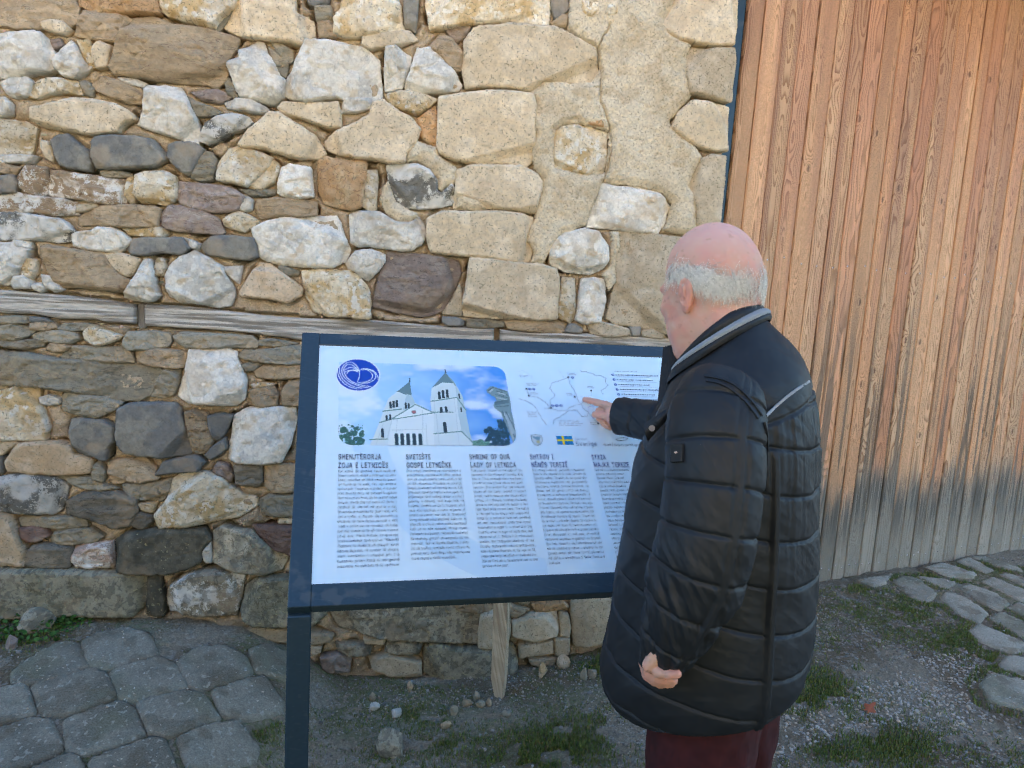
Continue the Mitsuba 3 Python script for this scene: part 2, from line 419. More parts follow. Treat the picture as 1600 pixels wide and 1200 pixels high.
# ------------------------------------------------------------------ outlines, in millimetres on the wall and on the ground
STONES = """B 1.15 18 -1686,2530 -1434,2556 -1410,2508 -1419,2460 -1440,2445 -1463,2462 -1509,2461 -1528,2444 -1532,2425 -1603,2420 -1634,2425 -1689,2428
S 1.1 22 -1527,2444 -1501,2457 -1460,2455 -1437,2433 -1456,2416 -1494,2421 -1523,2427
O 1.0 30 -1414,2555 -1139,2584 -1147,2549 -1134,2516 -1242,2505 -1305,2507 -1369,2507 -1406,2518
B 1.1 24 -1396,2501 -1264,2504 -1237,2485 -1261,2457 -1276,2434 -1282,2403 -1319,2408 -1372,2407 -1424,2419 -1417,2441
B .95 45 -1230,2489 -1165,2505 -1105,2487 -980,2480 -865,2459 -878,2424 -898,2392 -908,2311 -945,2276 -979,2289 -1110,2286 -1207,2290 -1291,2293 -1305,2316 -1286,2355 -1273,2412 -1247,2449
C 1.0 40 -1143,2581 -872,2610 -880,2570 -911,2536 -946,2500 -952,2480 -985,2489 -1046,2501 -1106,2512 -1132,2526
L .9 8 -947,2518 -916,2556 -881,2582 -885,2564 -907,2522 -933,2484 -953,2482
W .95 42 -1682,2394 -1595,2411 -1533,2413 -1505,2386 -1493,2344 -1488,2297 -1536,2280 -1588,2264 -1640,2253 -1686,2245
W .92 34 -1492,2324 -1474,2360 -1436,2394 -1420,2379 -1395,2325 -1370,2312 -1396,2290 -1423,2270 -1459,2273 -1484,2295
P .9 12 -1506,2390 -1476,2399 -1468,2379 -1494,2365
C .9 16 -1416,2400 -1374,2400 -1358,2341 -1349,2315 -1371,2313 -1396,2341
S 1.15 26 -1365,2390 -1337,2401 -1305,2391 -1315,2317 -1347,2309 -1361,2347
W .9 30 -1665,2238 -1624,2253 -1578,2255 -1562,2241 -1579,2196 -1613,2184 -1642,2191 -1662,2215 -1674,2231
C .9 28 -1580,2192 -1567,2224 -1533,2253 -1478,2262 -1411,2257 -1405,2216 -1468,2219 -1517,2206 -1553,2190
L .9 14 -1408,2258 -1385,2262 -1364,2240 -1373,2213 -1394,2220
B 1.0 22 -1370,2251 -1335,2281 -1288,2276 -1213,2263 -1198,2236 -1205,2204 -1246,2201 -1310,2217 -1357,2235
W .8 20 -1276,2282 -1220,2283 -1189,2272 -1198,2263 -1233,2264 -1267,2274
W .95 30 -1692,2177 -1655,2181 -1634,2161 -1639,2130 -1664,2117 -1694,2112
S 1.05 34 -1566,2153 -1474,2179 -1431,2200 -1361,2202 -1286,2191 -1226,2160 -1222,2143 -1265,2122 -1278,2096 -1362,2078 -1441,2085 -1538,2094 -1563,2114
C .8 14 -1700,2106 -1591,2106 -1558,2087 -1567,2031 -1576,1997 -1636,1992 -1703,1987
W .95 46 -1183,2257 -1121,2269 -1062,2261 -1044,2225 -1018,2176 -1004,2117 -1009,2078 -1066,2087 -1132,2102 -1197,2119 -1214,2129 -1193,2175 -1188,2213
L .95 16 -1050,2241 -1006,2222 -961,2208 -928,2196 -961,2181 -1010,2177 -1032,2202
P 1.0 16 -1028,2256 -939,2273 -890,2255 -928,2229 -988,2233
L .85 14 -918,2316 -900,2317 -868,2257 -877,2248 -904,2263
W .85 24 -915,2229 -871,2247 -821,2246 -769,2224 -753,2209 -803,2205 -870,2210 -906,2214
W .98 40 -903,2366 -856,2388 -866,2418 -837,2429 -804,2453 -781,2452 -767,2414 -740,2381 -721,2338 -701,2326 -706,2267 -744,2241 -801,2245 -846,2250 -864,2262 -882,2305
L 1.0 16 -749,2456 -717,2455 -680,2432 -677,2401 -693,2390 -730,2423
L .95 12 -762,2438 -730,2419 -694,2391 -702,2341 -725,2352 -743,2386
S 1.2 34 -864,2612 -673,2632 -667,2562 -603,2542 -598,2485 -642,2456 -715,2462 -778,2463 -876,2471 -916,2489 -894,2531
L 1.0 22 -601,2594 -547,2604 -536,2554 -593,2546
B 1.0 26 -590,2541 -536,2549 -525,2498 -580,2489
G 1.2 14 -630,2642 -548,2650 -557,2614 -606,2598 -625,2607
C 1.12 44 -492,2649 -313,2668 -295,2634 -286,2576 -276,2546 -308,2525 -396,2512 -499,2499 -529,2507 -528,2561 -508,2585
G 1.15 20 -281,2677 -232,2682 -231,2610 -236,2546 -272,2556 -278,2606
C 1.15 46 -197,2679 263,2728 265,2632 261,2608 224,2609 170,2611 109,2616 49,2605 -69,2580 -140,2564 -182,2559 -200,2639
G 1.2 10 272,2738 324,2743 338,2685 319,2664 291,2647 273,2687
B 1.0 14 286,2632 319,2663 334,2660 332,2618 292,2619 277,2627
S 1.0 28 -426,2503 -373,2517 -257,2543 -228,2518 -279,2495 -325,2481 -399,2465 -428,2476
W .98 34 -341,2474 -306,2484 -249,2451 -252,2423 -278,2339 -324,2325 -338,2324 -343,2392
W 1.02 40 -226,2484 -179,2491 -135,2452 -80,2404 -54,2367 -70,2347 -130,2335 -201,2326 -249,2326 -266,2343 -241,2428
B 1.1 30 -139,2549 -102,2535 -55,2489 -61,2424 -85,2417 -130,2454 -179,2495 -166,2515
P 1.0 18 -127,2571 -87,2582 -32,2581 -47,2547 -80,2526 -105,2546
C .85 34 -338,2306 -284,2324 -201,2322 -143,2309 -171,2283 -210,2247 -265,2257 -318,2275
S 1.08 40 -52,2528 -16,2577 123,2603 294,2604 383,2571 448,2544 469,2466 452,2417 356,2413 257,2411 205,2365 135,2375 38,2371 -39,2359 -52,2418
S 1.18 42 -139,2317 -58,2334 38,2354 136,2358 215,2356 233,2315 226,2267 235,2196 235,2112 211,2091 126,2099 28,2082 -70,2089 -125,2108 -138,2142
O 1.25 22 -221,2225 -151,2282 -139,2227 -138,2138 -174,2149 -205,2179
S 1.12 36 -557,2116 -525,2151 -461,2184 -387,2232 -384,2274 -347,2288 -305,2262 -245,2235 -200,2192 -218,2144 -254,2098 -258,2070 -310,2061 -382,2072 -429,2066 -488,2075 -542,2090
S 1.15 40 -860,2082 -827,2135 -782,2175 -751,2205 -719,2210 -664,2176 -589,2136 -551,2079 -578,2059 -638,2052 -707,2062 -776,2075 -844,2074
S 1.12 30 -725,2227 -707,2246 -625,2249 -510,2264 -499,2223 -496,2177 -549,2173 -600,2187 -654,2201 -702,2201
W .95 22 -487,2281 -389,2289 -391,2257 -444,2238 -498,2232
W 1.0 46 -628,2471 -551,2478 -427,2472 -365,2429 -352,2321 -351,2289 -491,2279 -518,2283 -573,2269 -623,2251 -701,2271 -698,2326 -667,2382 -645,2438
M .9 30 -998,2108 -976,2151 -936,2177 -887,2190 -833,2186 -819,2169 -846,2148 -887,2131 -925,2105 -976,2079 -1003,2090
W .8 26 -1699,1981 -1611,1988 -1556,1988 -1573,1965 -1632,1964 -1699,1959
G 1.1 30 -1503,2041 -1481,2064 -1443,2070 -1405,2035 -1375,2020 -1367,1976 -1380,1952 -1449,1956 -1478,1967 -1491,2002
S .95 18 -1540,2043 -1511,2041 -1499,1994 -1503,1975 -1524,1987 -1539,2017
G 1.1 40 -1363,2051 -1350,2069 -1307,2077 -1220,2082 -1160,2076 -1133,2047 -1116,2030 -1107,2017 -1155,1982 -1243,1971 -1319,1960 -1351,1962 -1364,1993
G 1.1 34 -1104,2059 -1073,2075 -1013,2075 -989,2059 -1002,2017 -1015,1989 -1028,1956 -1060,1972 -1095,2001 -1108,2018
L .85 24 -988,2051 -959,2049 -945,2023 -954,1948 -992,1941 -1028,1952 -1012,1994
C .95 42 -940,1994 -929,2022 -898,2065 -866,2077 -798,2064 -743,2045 -748,2022 -770,1993 -793,1973 -815,1948 -831,1933 -870,1944 -910,1945 -937,1953
C .95 28 -743,2042 -722,2026 -719,1998 -739,1959 -776,1933 -808,1927 -826,1934 -797,1971 -765,1999
W 1.15 42 -706,2011 -679,2027 -605,2019 -597,1955 -593,1918 -654,1904 -705,1914 -723,1922 -719,1969
O .95 38 -576,2050 -551,2070 -499,2056 -464,2054 -424,2062 -400,2054 -403,2002 -409,1945 -412,1893 -447,1876 -494,1882 -554,1897 -571,1934 -577,2003
C .8 24 -395,2028 -362,2030 -356,1998 -359,1950 -360,1883 -386,1882 -408,1894 -403,1956 -399,1994
M 1.0 34 -324,2051 -274,2062 -215,2064 -165,2044 -135,2008 -133,1970 -113,1962 -76,1998 -60,1971 -63,1927 -111,1914 -184,1900 -244,1900 -286,1921 -307,1962
N 1.0 30 -1628,1907 -1597,1953 -1555,1952 -1521,1950 -1518,1901 -1527,1860 -1549,1850 -1591,1860 -1620,1881
N 1.1 32 -1515,1942 -1461,1941 -1375,1934 -1311,1926 -1250,1926 -1254,1885 -1261,1843 -1322,1839 -1377,1844 -1441,1853 -1495,1849 -1520,1861 -1515,1901
C .85 24 -1252,1935 -1230,1942 -1226,1896 -1221,1865 -1239,1841 -1256,1871 -1258,1894
C .95 40 -1221,1945 -1188,1959 -1116,1967 -1089,1955 -1080,1919 -1083,1878 -1116,1848 -1156,1854 -1204,1851 -1224,1886
P 1.15 34 -1077,1934 -1024,1933 -934,1931 -889,1929 -843,1900 -852,1862 -870,1843 -933,1836 -1001,1838 -1057,1853 -1082,1879
L .95 22 -1343,1951 -1313,1960 -1248,1954 -1237,1944 -1291,1935 -1335,1934
B .9 16 -1703,1960 -1615,1945 -1606,1954 -1632,1921 -1704,1925
G 1.0 20 -1703,1906 -1635,1916 -1623,1886 -1628,1858 -1704,1848
N 1.0 26 -1702,1844 -1635,1857 -1550,1846 -1465,1843 -1422,1832 -1420,1796 -1487,1787 -1573,1790 -1628,1786 -1704,1790
S .9 20 -1419,1824 -1358,1837 -1354,1828 -1402,1807 -1424,1805
B 1.0 36 -1420,1782 -1387,1811 -1337,1828 -1245,1839 -1157,1841 -1135,1833 -1144,1791 -1144,1768 -1212,1764 -1267,1760 -1355,1763 -1420,1759
P 1.1 30 -1140,1815 -1109,1845 -1058,1848 -979,1835 -934,1811 -911,1765 -922,1755 -979,1756 -1047,1756 -1109,1762 -1143,1778
W .9 26 -867,1867 -840,1906 -812,1889 -816,1856 -834,1846 -862,1853
C .9 30 -916,1807 -900,1827 -861,1843 -815,1828 -788,1811 -815,1788 -842,1770 -888,1781 -911,1789
B .95 30 -802,1866 -793,1890 -729,1899 -636,1901 -580,1896 -579,1849 -647,1839 -728,1834 -785,1825
L .8 22 -857,1923 -799,1923 -730,1933 -735,1916 -788,1903 -827,1907
M .95 32 -1702,1781 -1634,1785 -1550,1778 -1481,1773 -1454,1752 -1437,1735 -1444,1698 -1487,1691 -1573,1695 -1637,1691 -1705,1686
W 1.0 36 -1438,1721 -1410,1732 -1377,1735 -1355,1750 -1300,1753 -1268,1737 -1237,1711 -1268,1677 -1290,1667 -1334,1668 -1400,1674 -1436,1680
C .9 24 -1271,1756 -1215,1762 -1126,1765 -1115,1748 -1129,1733 -1204,1733 -1249,1734
G 1.15 30 -1261,1692 -1236,1716 -1181,1725 -1091,1730 -1058,1732 -1033,1697 -1060,1674 -1136,1676 -1181,1664 -1237,1661
W .85 22 -1057,1733 -1026,1726 -998,1713 -1007,1694 -1030,1702
G 1.0 34 -994,1704 -983,1723 -955,1744 -899,1752 -807,1748 -795,1719 -790,1683 -822,1667 -909,1671 -978,1681
W 1.05 48 -815,1785 -760,1812 -703,1830 -610,1841 -505,1850 -487,1816 -472,1774 -452,1728 -465,1684 -512,1657 -606,1654 -700,1655 -758,1666 -783,1683 -788,1718 -803,1753
W .98 40 -456,1857 -423,1875 -340,1874 -283,1840 -225,1844 -195,1865 -172,1838 -167,1794 -183,1764 -226,1737 -270,1735 -323,1741 -359,1743 -383,1747 -419,1740 -448,1757
B .9 40 -1543,1669 -1523,1679 -1442,1666 -1333,1664 -1307,1624 -1272,1579 -1241,1562 -1257,1524 -1357,1528 -1466,1531 -1500,1534 -1530,1592 -1540,1628
W .95 32 -1705,1673 -1637,1677 -1629,1662 -1586,1657 -1596,1625 -1618,1578 -1641,1540 -1662,1529 -1709,1531
W .95 22 -1640,1686 -1585,1685 -1585,1665 -1620,1665
C .95 24 -1603,1611 -1594,1625 -1564,1622 -1569,1576 -1583,1552 -1613,1560
W .9 26 -1651,1530 -1638,1556 -1608,1562 -1582,1543 -1583,1520 -1643,1517
W .85 24 -1579,1529 -1553,1540 -1536,1523 -1554,1508 -1575,1516
W .85 20 -1545,1568 -1519,1565 -1481,1521 -1507,1510 -1537,1532
S .95 24 -1333,1660 -1271,1663 -1223,1652 -1209,1644 -1232,1591 -1254,1581 -1294,1606
W .95 50 -1266,1505 -1244,1539 -1217,1587 -1194,1649 -1172,1646 -1159,1604 -1155,1567 -1141,1517 -1164,1496 -1199,1492 -1233,1497
C .8 22 -1161,1605 -1149,1652 -1129,1654 -1120,1621 -1129,1593 -1152,1591
W .95 46 -1120,1593 -1097,1636 -1057,1667 -1010,1686 -953,1659 -919,1638 -902,1601 -879,1564 -874,1531 -888,1492 -929,1485 -998,1496 -1066,1497 -1106,1518
W .95 26 -915,1633 -851,1642 -855,1613 -859,1580 -883,1597 -906,1620
A 1.1 40 -854,1542 -829,1586 -798,1640 -784,1660 -747,1653 -688,1618 -648,1591 -624,1569 -628,1544 -663,1523 -679,1517 -745,1528 -803,1530 -843,1533
L .85 18 -712,1650 -684,1647 -641,1635 -646,1621 -688,1618 -712,1631
C 1.02 46 -629,1636 -559,1649 -452,1646 -416,1629 -386,1597 -370,1568 -365,1471 -411,1468 -459,1476 -526,1472 -579,1489 -608,1541 -624,1598
W .9 36 -465,1674 -428,1725 -371,1733 -318,1717 -321,1688 -344,1653 -380,1616 -406,1629 -426,1648 -453,1656
P .75 40 -308,1727 -226,1728 -177,1726 -103,1721 -38,1710 -26,1661 -39,1616 -66,1555 -89,1514 -138,1492 -177,1487 -266,1498 -359,1515 -351,1555 -339,1633
S .8 22 -88,1504 -55,1560 -28,1617 -13,1558 -17,1500
S 1.0 46 6,1727 71,1726 172,1720 299,1715 351,1703 365,1654 364,1578 364,1507 287,1498 158,1497 45,1496 -8,1499 -15,1533 -4,1608
S 1.08 42 -163,1862 -110,1895 -37,1897 111,1910 199,1906 248,1895 245,1855 243,1808 251,1760 243,1727 172,1718 71,1731 -4,1731 -79,1732 -143,1738 -159,1771
S 1.12 38 -59,2052 -8,2075 53,2080 189,2088 253,2061 275,2031 264,1965 252,1915 161,1921 66,1917 12,1911 -62,1910 -60,1971
W 1.12 36 512,2051 562,2038 666,2043 757,2025 795,1985 785,1914 762,1870 680,1870 590,1871 467,1878 479,1936 503,1997
W 1.08 44 321,1771 335,1802 368,1839 449,1866 512,1858 557,1806 563,1756 543,1715 482,1691 388,1695 330,1722
W 1.08 38 463,1670 510,1677 547,1672 557,1645 561,1584 543,1501 476,1492 443,1506 454,1578
C .8 28 382,1670 429,1668 434,1582 439,1511 424,1494 371,1512 373,1604
S .8 40 600,1867 759,1864 894,1853 1030,1846 1047,1615 1048,1484 847,1461 709,1488 615,1494 574,1518 588,1616 600,1667 589,1743 600,1806
B .95 24 161,1484 264,1494 394,1488 405,1473 391,1452 292,1452 175,1457
G 1.4 18 405,1457 421,1486 447,1488 475,1471 471,1455
S .75 24 499,1488 551,1501 605,1493 665,1478 672,1455 582,1445 515,1452
G 1.4 18 674,1486 714,1488 717,1456 684,1455
S .7 20 723,1475 768,1483 830,1454 831,1446 727,1454
G 1.4 20 -87,1489 -37,1491 -4,1478 -5,1463 -66,1460 -86,1471
L .7 18 9,1484 85,1487 157,1481 152,1465 61,1456 10,1458
S .85 34 820,2586 909,2590 1008,2604 1017,2567 1021,2470 1022,2404 993,2402 899,2410 840,2417 819,2481
S 1.15 36 799,2338 853,2391 926,2393 1010,2381 1015,2298 1016,2211 970,2208 889,2218 834,2243 778,2278
S .9 34 905,2165 951,2191 1010,2189 1013,2074 1009,1947 1014,1866 921,1875 904,1996 861,2058
S 1.2 34 761,2783 1009,2809 1016,2687 1010,2638 1004,2614 908,2602 776,2615 695,2654
C 1.0 36 316,2228 343,2247 405,2259 457,2254 521,2242 525,2160 517,2086 456,2077 379,2085 318,2090
O 1.2 30 422,2288 466,2311 488,2289 511,2261 470,2263 418,2273
C 1.15 38 375,2742 449,2749 448,2689 421,2654 390,2665
C 1.05 38 479,2753 518,2757 531,2660 513,2633 487,2642
L .9 20 -1717,1406 -1648,1414 -1592,1413 -1596,1394 -1648,1386 -1717,1383
G 1.0 16 -1589,1413 -1541,1410 -1528,1402 -1563,1398 -1589,1399
B 1.0 20 -1596,1387 -1562,1395 -1514,1393 -1505,1382 -1540,1368 -1592,1370
L .95 18 -1501,1377 -1475,1393 -1409,1398 -1369,1391 -1409,1375 -1475,1369
L 1.05 24 -1716,1374 -1647,1382 -1604,1375 -1578,1362 -1605,1342 -1648,1326 -1718,1323
L 1.1 22 -1588,1345 -1562,1360 -1496,1368 -1434,1362 -1421,1341 -1453,1325 -1519,1327 -1571,1329
C .9 34 -1413,1361 -1386,1386 -1356,1387 -1311,1370 -1276,1358 -1294,1343 -1338,1326 -1361,1321 -1396,1338
L 1.15 34 -1271,1349 -1249,1373 -1159,1383 -1109,1375 -1100,1347 -1118,1327 -1182,1314 -1249,1311 -1267,1325
L 1.1 34 -1091,1367 -1057,1383 -976,1382 -884,1381 -809,1380 -786,1357 -790,1337 -884,1335 -976,1329 -1045,1330 -1077,1343
L .95 20 -783,1363 -745,1372 -698,1367 -650,1360 -698,1348 -783,1349
L .8 18 -1720,1315 -1651,1318 -1585,1331 -1546,1328 -1551,1311 -1608,1297 -1673,1299
B 1.0 22 -1537,1298 -1519,1322 -1475,1322 -1453,1313 -1475,1296 -1519,1289
L .95 30 -1491,1270 -1473,1294 -1446,1314 -1362,1313 -1273,1315 -1239,1297 -1233,1264 -1318,1260 -1407,1264 -1473,1266
B .95 36 -1229,1308 -1159,1316 -1079,1314 -1049,1306 -1054,1253 -1102,1248 -1170,1255 -1222,1260
L .85 40 -1713,1284 -1601,1280 -1492,1263 -1360,1262 -1235,1260 -1199,1247 -1135,1247 -1135,1211 -1160,1171 -1176,1139 -1222,1115 -1294,1118 -1361,1134 -1472,1150 -1560,1158 -1716,1159
L 1.0 30 -1144,1205 -1119,1242 -1073,1239 -1078,1188 -1092,1148 -1126,1132 -1174,1138 -1160,1175
W 1.1 54 -1032,1318 -949,1324 -899,1331 -866,1315 -861,1286 -842,1253 -825,1200 -832,1140 -864,1112 -948,1117 -1041,1116 -1077,1141 -1064,1191 -1045,1240
L .95 32 -863,1304 -837,1323 -743,1332 -672,1347 -625,1354 -596,1341 -595,1286 -671,1281 -766,1284 -825,1291
L .8 20 -857,1262 -815,1279 -768,1278 -800,1252 -833,1246
B 1.0 28 -799,1248 -766,1266 -695,1274 -624,1277 -576,1264 -599,1236 -695,1222 -789,1224
C .85 16 -814,1192 -767,1201 -734,1197 -791,1180
B .8 26 -817,1170 -784,1179 -730,1193 -708,1162 -712,1117 -764,1110 -817,1118
B .8 28 -702,1122 -694,1173 -666,1216 -623,1223 -574,1207 -572,1122 -645,1119
C .92 42 -1716,1129 -1647,1153 -1568,1156 -1565,1103 -1548,1051 -1536,1008 -1546,959 -1608,958 -1673,958 -1721,955
W .75 24 -1562,1116 -1533,1127 -1495,1118 -1500,1094 -1540,1088 -1558,1097
L 1.0 34 -1488,1124 -1474,1139 -1408,1132 -1318,1126 -1278,1108 -1296,1083 -1341,1062 -1364,1047 -1431,1054 -1484,1076
G .95 40 -1456,1039 -1418,1045 -1340,1041 -1300,1015 -1300,961 -1319,936 -1328,892 -1346,886 -1369,900 -1432,909 -1444,947 -1453,991
G 1.05 48 -1283,1085 -1247,1106 -1156,1114 -1083,1111 -1069,1092 -1056,1039 -1037,970 -1023,933 -1032,915 -1111,903 -1203,911 -1260,919 -1285,951 -1291,999
B .7 32 -1050,1079 -1022,1089 -971,1076 -963,1024 -944,970 -963,935 -986,921 -1017,928 -1031,983 -1045,1042
G .9 26 -965,1066 -918,1077 -878,1069 -901,1008 -929,970 -945,984 -960,1024
G .95 28 -975,914 -947,947 -905,981 -895,946 -916,925 -956,899
W .98 50 -869,1074 -820,1101 -726,1109 -647,1117 -637,1070 -650,1006 -663,955 -686,902 -758,892 -849,890 -887,904 -882,974
A .95 42 -1684,873 -1639,942 -1608,948 -1510,953 -1448,938 -1444,909 -1377,891 -1387,841 -1477,827 -1588,832 -1681,835
S .8 22 -1729,942 -1658,949 -1641,944 -1672,919 -1695,899 -1730,893
G .8 20 -1731,888 -1696,891 -1695,838 -1706,820 -1733,820
L .95 26 -1378,866 -1359,881 -1339,839 -1346,804 -1383,814
B 1.05 38 -1331,874 -1297,887 -1196,900 -1160,856 -1146,821 -1206,805 -1316,795 -1327,837
G .9 34 -1151,835 -1123,886 -1002,916 -974,889 -1002,853 -1068,849
L .95 26 -1505,814 -1392,821 -1374,799 -1301,775 -1356,764 -1438,783
L .85 32 -1276,790 -1138,805 -1101,816 -1110,770 -1133,729 -1217,735 -1272,757
M .7 44 -1725,807 -1654,823 -1566,825 -1512,814 -1475,776 -1483,723 -1501,686 -1520,673 -1613,677 -1728,680
K .9 40 -1480,718 -1411,761 -1297,763 -1224,739 -1220,689 -1243,638 -1299,622 -1390,662 -1476,670
C .75 22 -1219,716 -1154,722 -1168,684 -1210,688
K .9 28 -1246,646 -1214,682 -1172,670 -1162,647 -1195,616 -1237,625
C .85 54 -1156,678 -1110,744 -1101,805 -1068,840 -970,848 -914,829 -875,789 -828,759 -780,745 -779,719 -846,672 -969,645 -1063,626 -1143,627
K 1.1 30 -864,879 -766,881 -760,817 -774,797 -858,805
P .8 24 -929,886 -888,875 -874,834 -881,811 -909,834 -954,848
B 1.0 32 -756,882 -603,883 -601,780 -720,772 -752,797
L .75 30 -778,732 -735,759 -589,764 -592,681 -758,678
C .8 20 -696,661 -647,670 -600,665 -600,650 -695,648
A .9 44 -1728,673 -1671,666 -1659,619 -1642,569 -1623,530 -1625,474 -1734,471
L .95 26 -1647,650 -1575,658 -1485,660 -1412,656 -1406,625 -1485,619 -1598,623 -1643,623
R 1.0 28 -1647,611 -1609,618 -1557,619 -1542,587 -1581,566 -1630,556 -1645,581
L .9 28 -1538,577 -1521,604 -1485,615 -1394,613 -1353,584 -1376,563 -1463,555 -1531,557
K 1.15 34 -1626,472 -1620,517 -1593,550 -1529,553 -1457,544 -1455,503 -1467,467 -1554,467
Q 1.0 44 -1449,546 -1390,554 -1317,560 -1308,512 -1304,461 -1391,463 -1446,470 -1457,490
D .8 52 -1305,570 -1261,605 -1157,622 -1040,623 -974,619 -950,583 -979,542 -988,490 -1035,464 -1106,445 -1204,445 -1274,453 -1297,468 -1301,524
W .95 36 -981,527 -955,561 -948,486 -972,480
E 1.15 48 -942,608 -913,634 -851,619 -798,615 -749,568 -660,506 -684,454 -757,437 -874,458 -939,489
R .7 38 -795,633 -635,640 -596,541 -607,488 -652,525 -706,540 -770,592
F .95 60 -1728,463 -1568,464 -1387,454 -1249,447 -1184,437 -1177,362 -1208,297 -1246,269 -1343,275 -1481,281 -1572,281 -1734,262
D .75 24 -1183,427 -1145,435 -1131,351 -1127,267 -1188,268
V 1.0 52 -1049,427 -1002,451 -921,454 -824,436 -833,360 -852,270 -968,270 -1106,287 -1116,344 -1097,396
F .85 50 -833,293 -815,391 -771,422 -666,433 -555,420 -504,359 -497,291 -551,230 -675,228 -786,231 -823,258
S .6 20 -817,200 -778,211 -663,204 -552,195 -562,154 -652,150 -752,167
E .8 56 -496,285 -453,347 -225,374 -42,330 117,285 116,207 114,135 -8,145 -114,162 -270,180 -372,192 -454,215
B .7 30 -42,336 197,338 225,302 173,277 114,271 26,289
S .75 44 125,265 177,281 240,256 249,202 241,149 180,127 121,125 120,189
S .8 46 254,240 334,264 442,281 456,230 448,182 368,160 259,149
S .7 30 461,273 492,267 507,210 504,170 465,176
S .7 48 505,318 574,351 769,351 911,342 975,270 927,155 807,156 686,149 603,135 529,133 517,187
B .8 24 228,308 325,280 256,249 236,272
O .8 22 340,304 470,318 499,296 445,282 358,273
S .8 30 -350,169 -265,169 -272,144 -344,150
E .75 36 -259,160 -108,144 -124,94 -263,110
E .65 36 -464,142 -310,141 -329,97 -447,93
S .55 30 -562,199 -475,179 -485,157 -561,147
S .6 28 -561,138 -520,135 -525,110 -560,102
S .65 40 -329,84 -252,100 -115,62 -112,6 -238,8 -312,43
F .8 50 -104,130 -60,143 46,117 166,118 260,137 286,105 287,31 241,-8 166,-35 54,-38 -53,-20 -102,15
S .7 36 291,137 432,153 436,96 299,83
S .65 34 440,163 504,163 509,85 450,92
S .6 30 339,69 455,76 448,44 355,40
P .7 34 -524,88 -448,103 -401,80 -407,25 -509,21"""
BEAM_TOP = "-1732,1512 -1689,1509 -1603,1507 -1517,1505 -1429,1501 -1341,1496 -1252,1484 -1194,1487 -1094,1485 -934,1477 -747,1465 -605,1463 -363,1465 -116,1457 117,1458 189,1452 450,1454 826,1454 1075,1449"
BEAM_BOTTOM = "-1734,1422 -1692,1421 -1584,1422 -1497,1408 -1369,1412 -1333,1402 -1230,1400 -1208,1396 -980,1395 -840,1390 -627,1368 -311,1368 121,1375 194,1375 455,1377 831,1385 1080,1388"
PLASTER = ['338,2743 770,2789 722,2685 752,2636 834,2596 817,2551 829,2480 851,2409 808,2352 768,2304 805,2263 880,2225 917,2181 890,2121 868,2065 901,2029 912,1967 930,1879 845,1866 779,1882 797,1929 800,1987 762,2027 670,2043 516,2049 493,1968 460,1881 423,1859 372,1840 339,1793 318,1757 297,1721 246,1713 259,1761 226,1801 238,1846 256,1897 266,1971 272,2040 239,2086 226,2139 232,2211 213,2270 230,2330 203,2361 259,2414 360,2413 448,2426 475,2476 460,2531 395,2572 342,2609', '-254,2094 -218,2156 -184,2144 -135,2134 -124,2106 -89,2083 -58,2059 -61,2006 -90,1994 -113,1968 -131,1977 -135,2012 -170,2050 -215,2071 -253,2072', '-349,1918 -332,1976 -313,1997 -302,1960 -286,1922 -242,1899 -203,1885 -194,1864 -230,1845 -279,1844 -323,1877', '561,1863 602,1865 602,1807 593,1743 601,1668 575,1625 557,1665 539,1689 567,1737 573,1798', '-39,2065 0,2080 35,2076 43,2016 56,1956 63,1913 13,1905 -56,1910 -55,1982']
PLASTER_HOLE = '319,2230 345,2252 408,2264 460,2257 525,2245 531,2163 523,2086 459,2076 382,2085 320,2093'
CRACKS = ['334,2618 387,2576 438,2562 463,2532', '496,2638 493,2615 474,2589 462,2546 471,2495 481,2458 480,2400 481,2352 504,2311 526,2265 539,2224 541,2164 533,2102 514,2039 492,1975 467,1886']
SLABS_LEFT = ['-1643,2380 -1628,2493 -1585,2572 -1526,2569 -1461,2487 -1414,2438 -1466,2376 -1542,2324 -1600,2316', '-1520,2574 -1496,2623 -1407,2681 -1308,2653 -1226,2542 -1295,2466 -1343,2422 -1404,2428 -1461,2487', '-1147,2512 -1131,2607 -1041,2680 -945,2653 -898,2591 -943,2491 -1019,2401 -1065,2415', '-950,2693 -914,2777 -838,2803 -780,2732 -786,2652 -850,2624 -896,2605', '-1336,2416 -1295,2466 -1220,2531 -1147,2512 -1058,2410 -1122,2339 -1177,2288 -1231,2289', '-1542,2324 -1466,2376 -1409,2428 -1348,2414 -1245,2297 -1297,2233 -1376,2186 -1431,2197', '-1649,2283 -1565,2328 -1443,2190 -1518,2136 -1538,2124', '-1171,2283 -1122,2339 -1056,2396 -996,2388 -909,2320 -966,2228 -1015,2166 -1072,2169', '-981,2415 -913,2533 -864,2610 -762,2530 -755,2477 -829,2365 -906,2329', '-1346,2178 -1291,2221 -1232,2279 -1176,2269 -1083,2166 -1140,2093 -1212,2037 -1263,2052', '-1520,2098 -1435,2178 -1380,2167 -1276,2061 -1327,1992 -1411,1943', '-988,2168 -924,2276 -858,2337 -764,2268 -753,2211 -819,2118 -889,2051', '-1178,2024 -1120,2092 -1061,2154 -1017,2154 -943,2065 -911,2015 -1128,1935', '-1348,1940 -1304,1985 -1250,2037 -1210,2027 -1128,1935 -1316,1894']
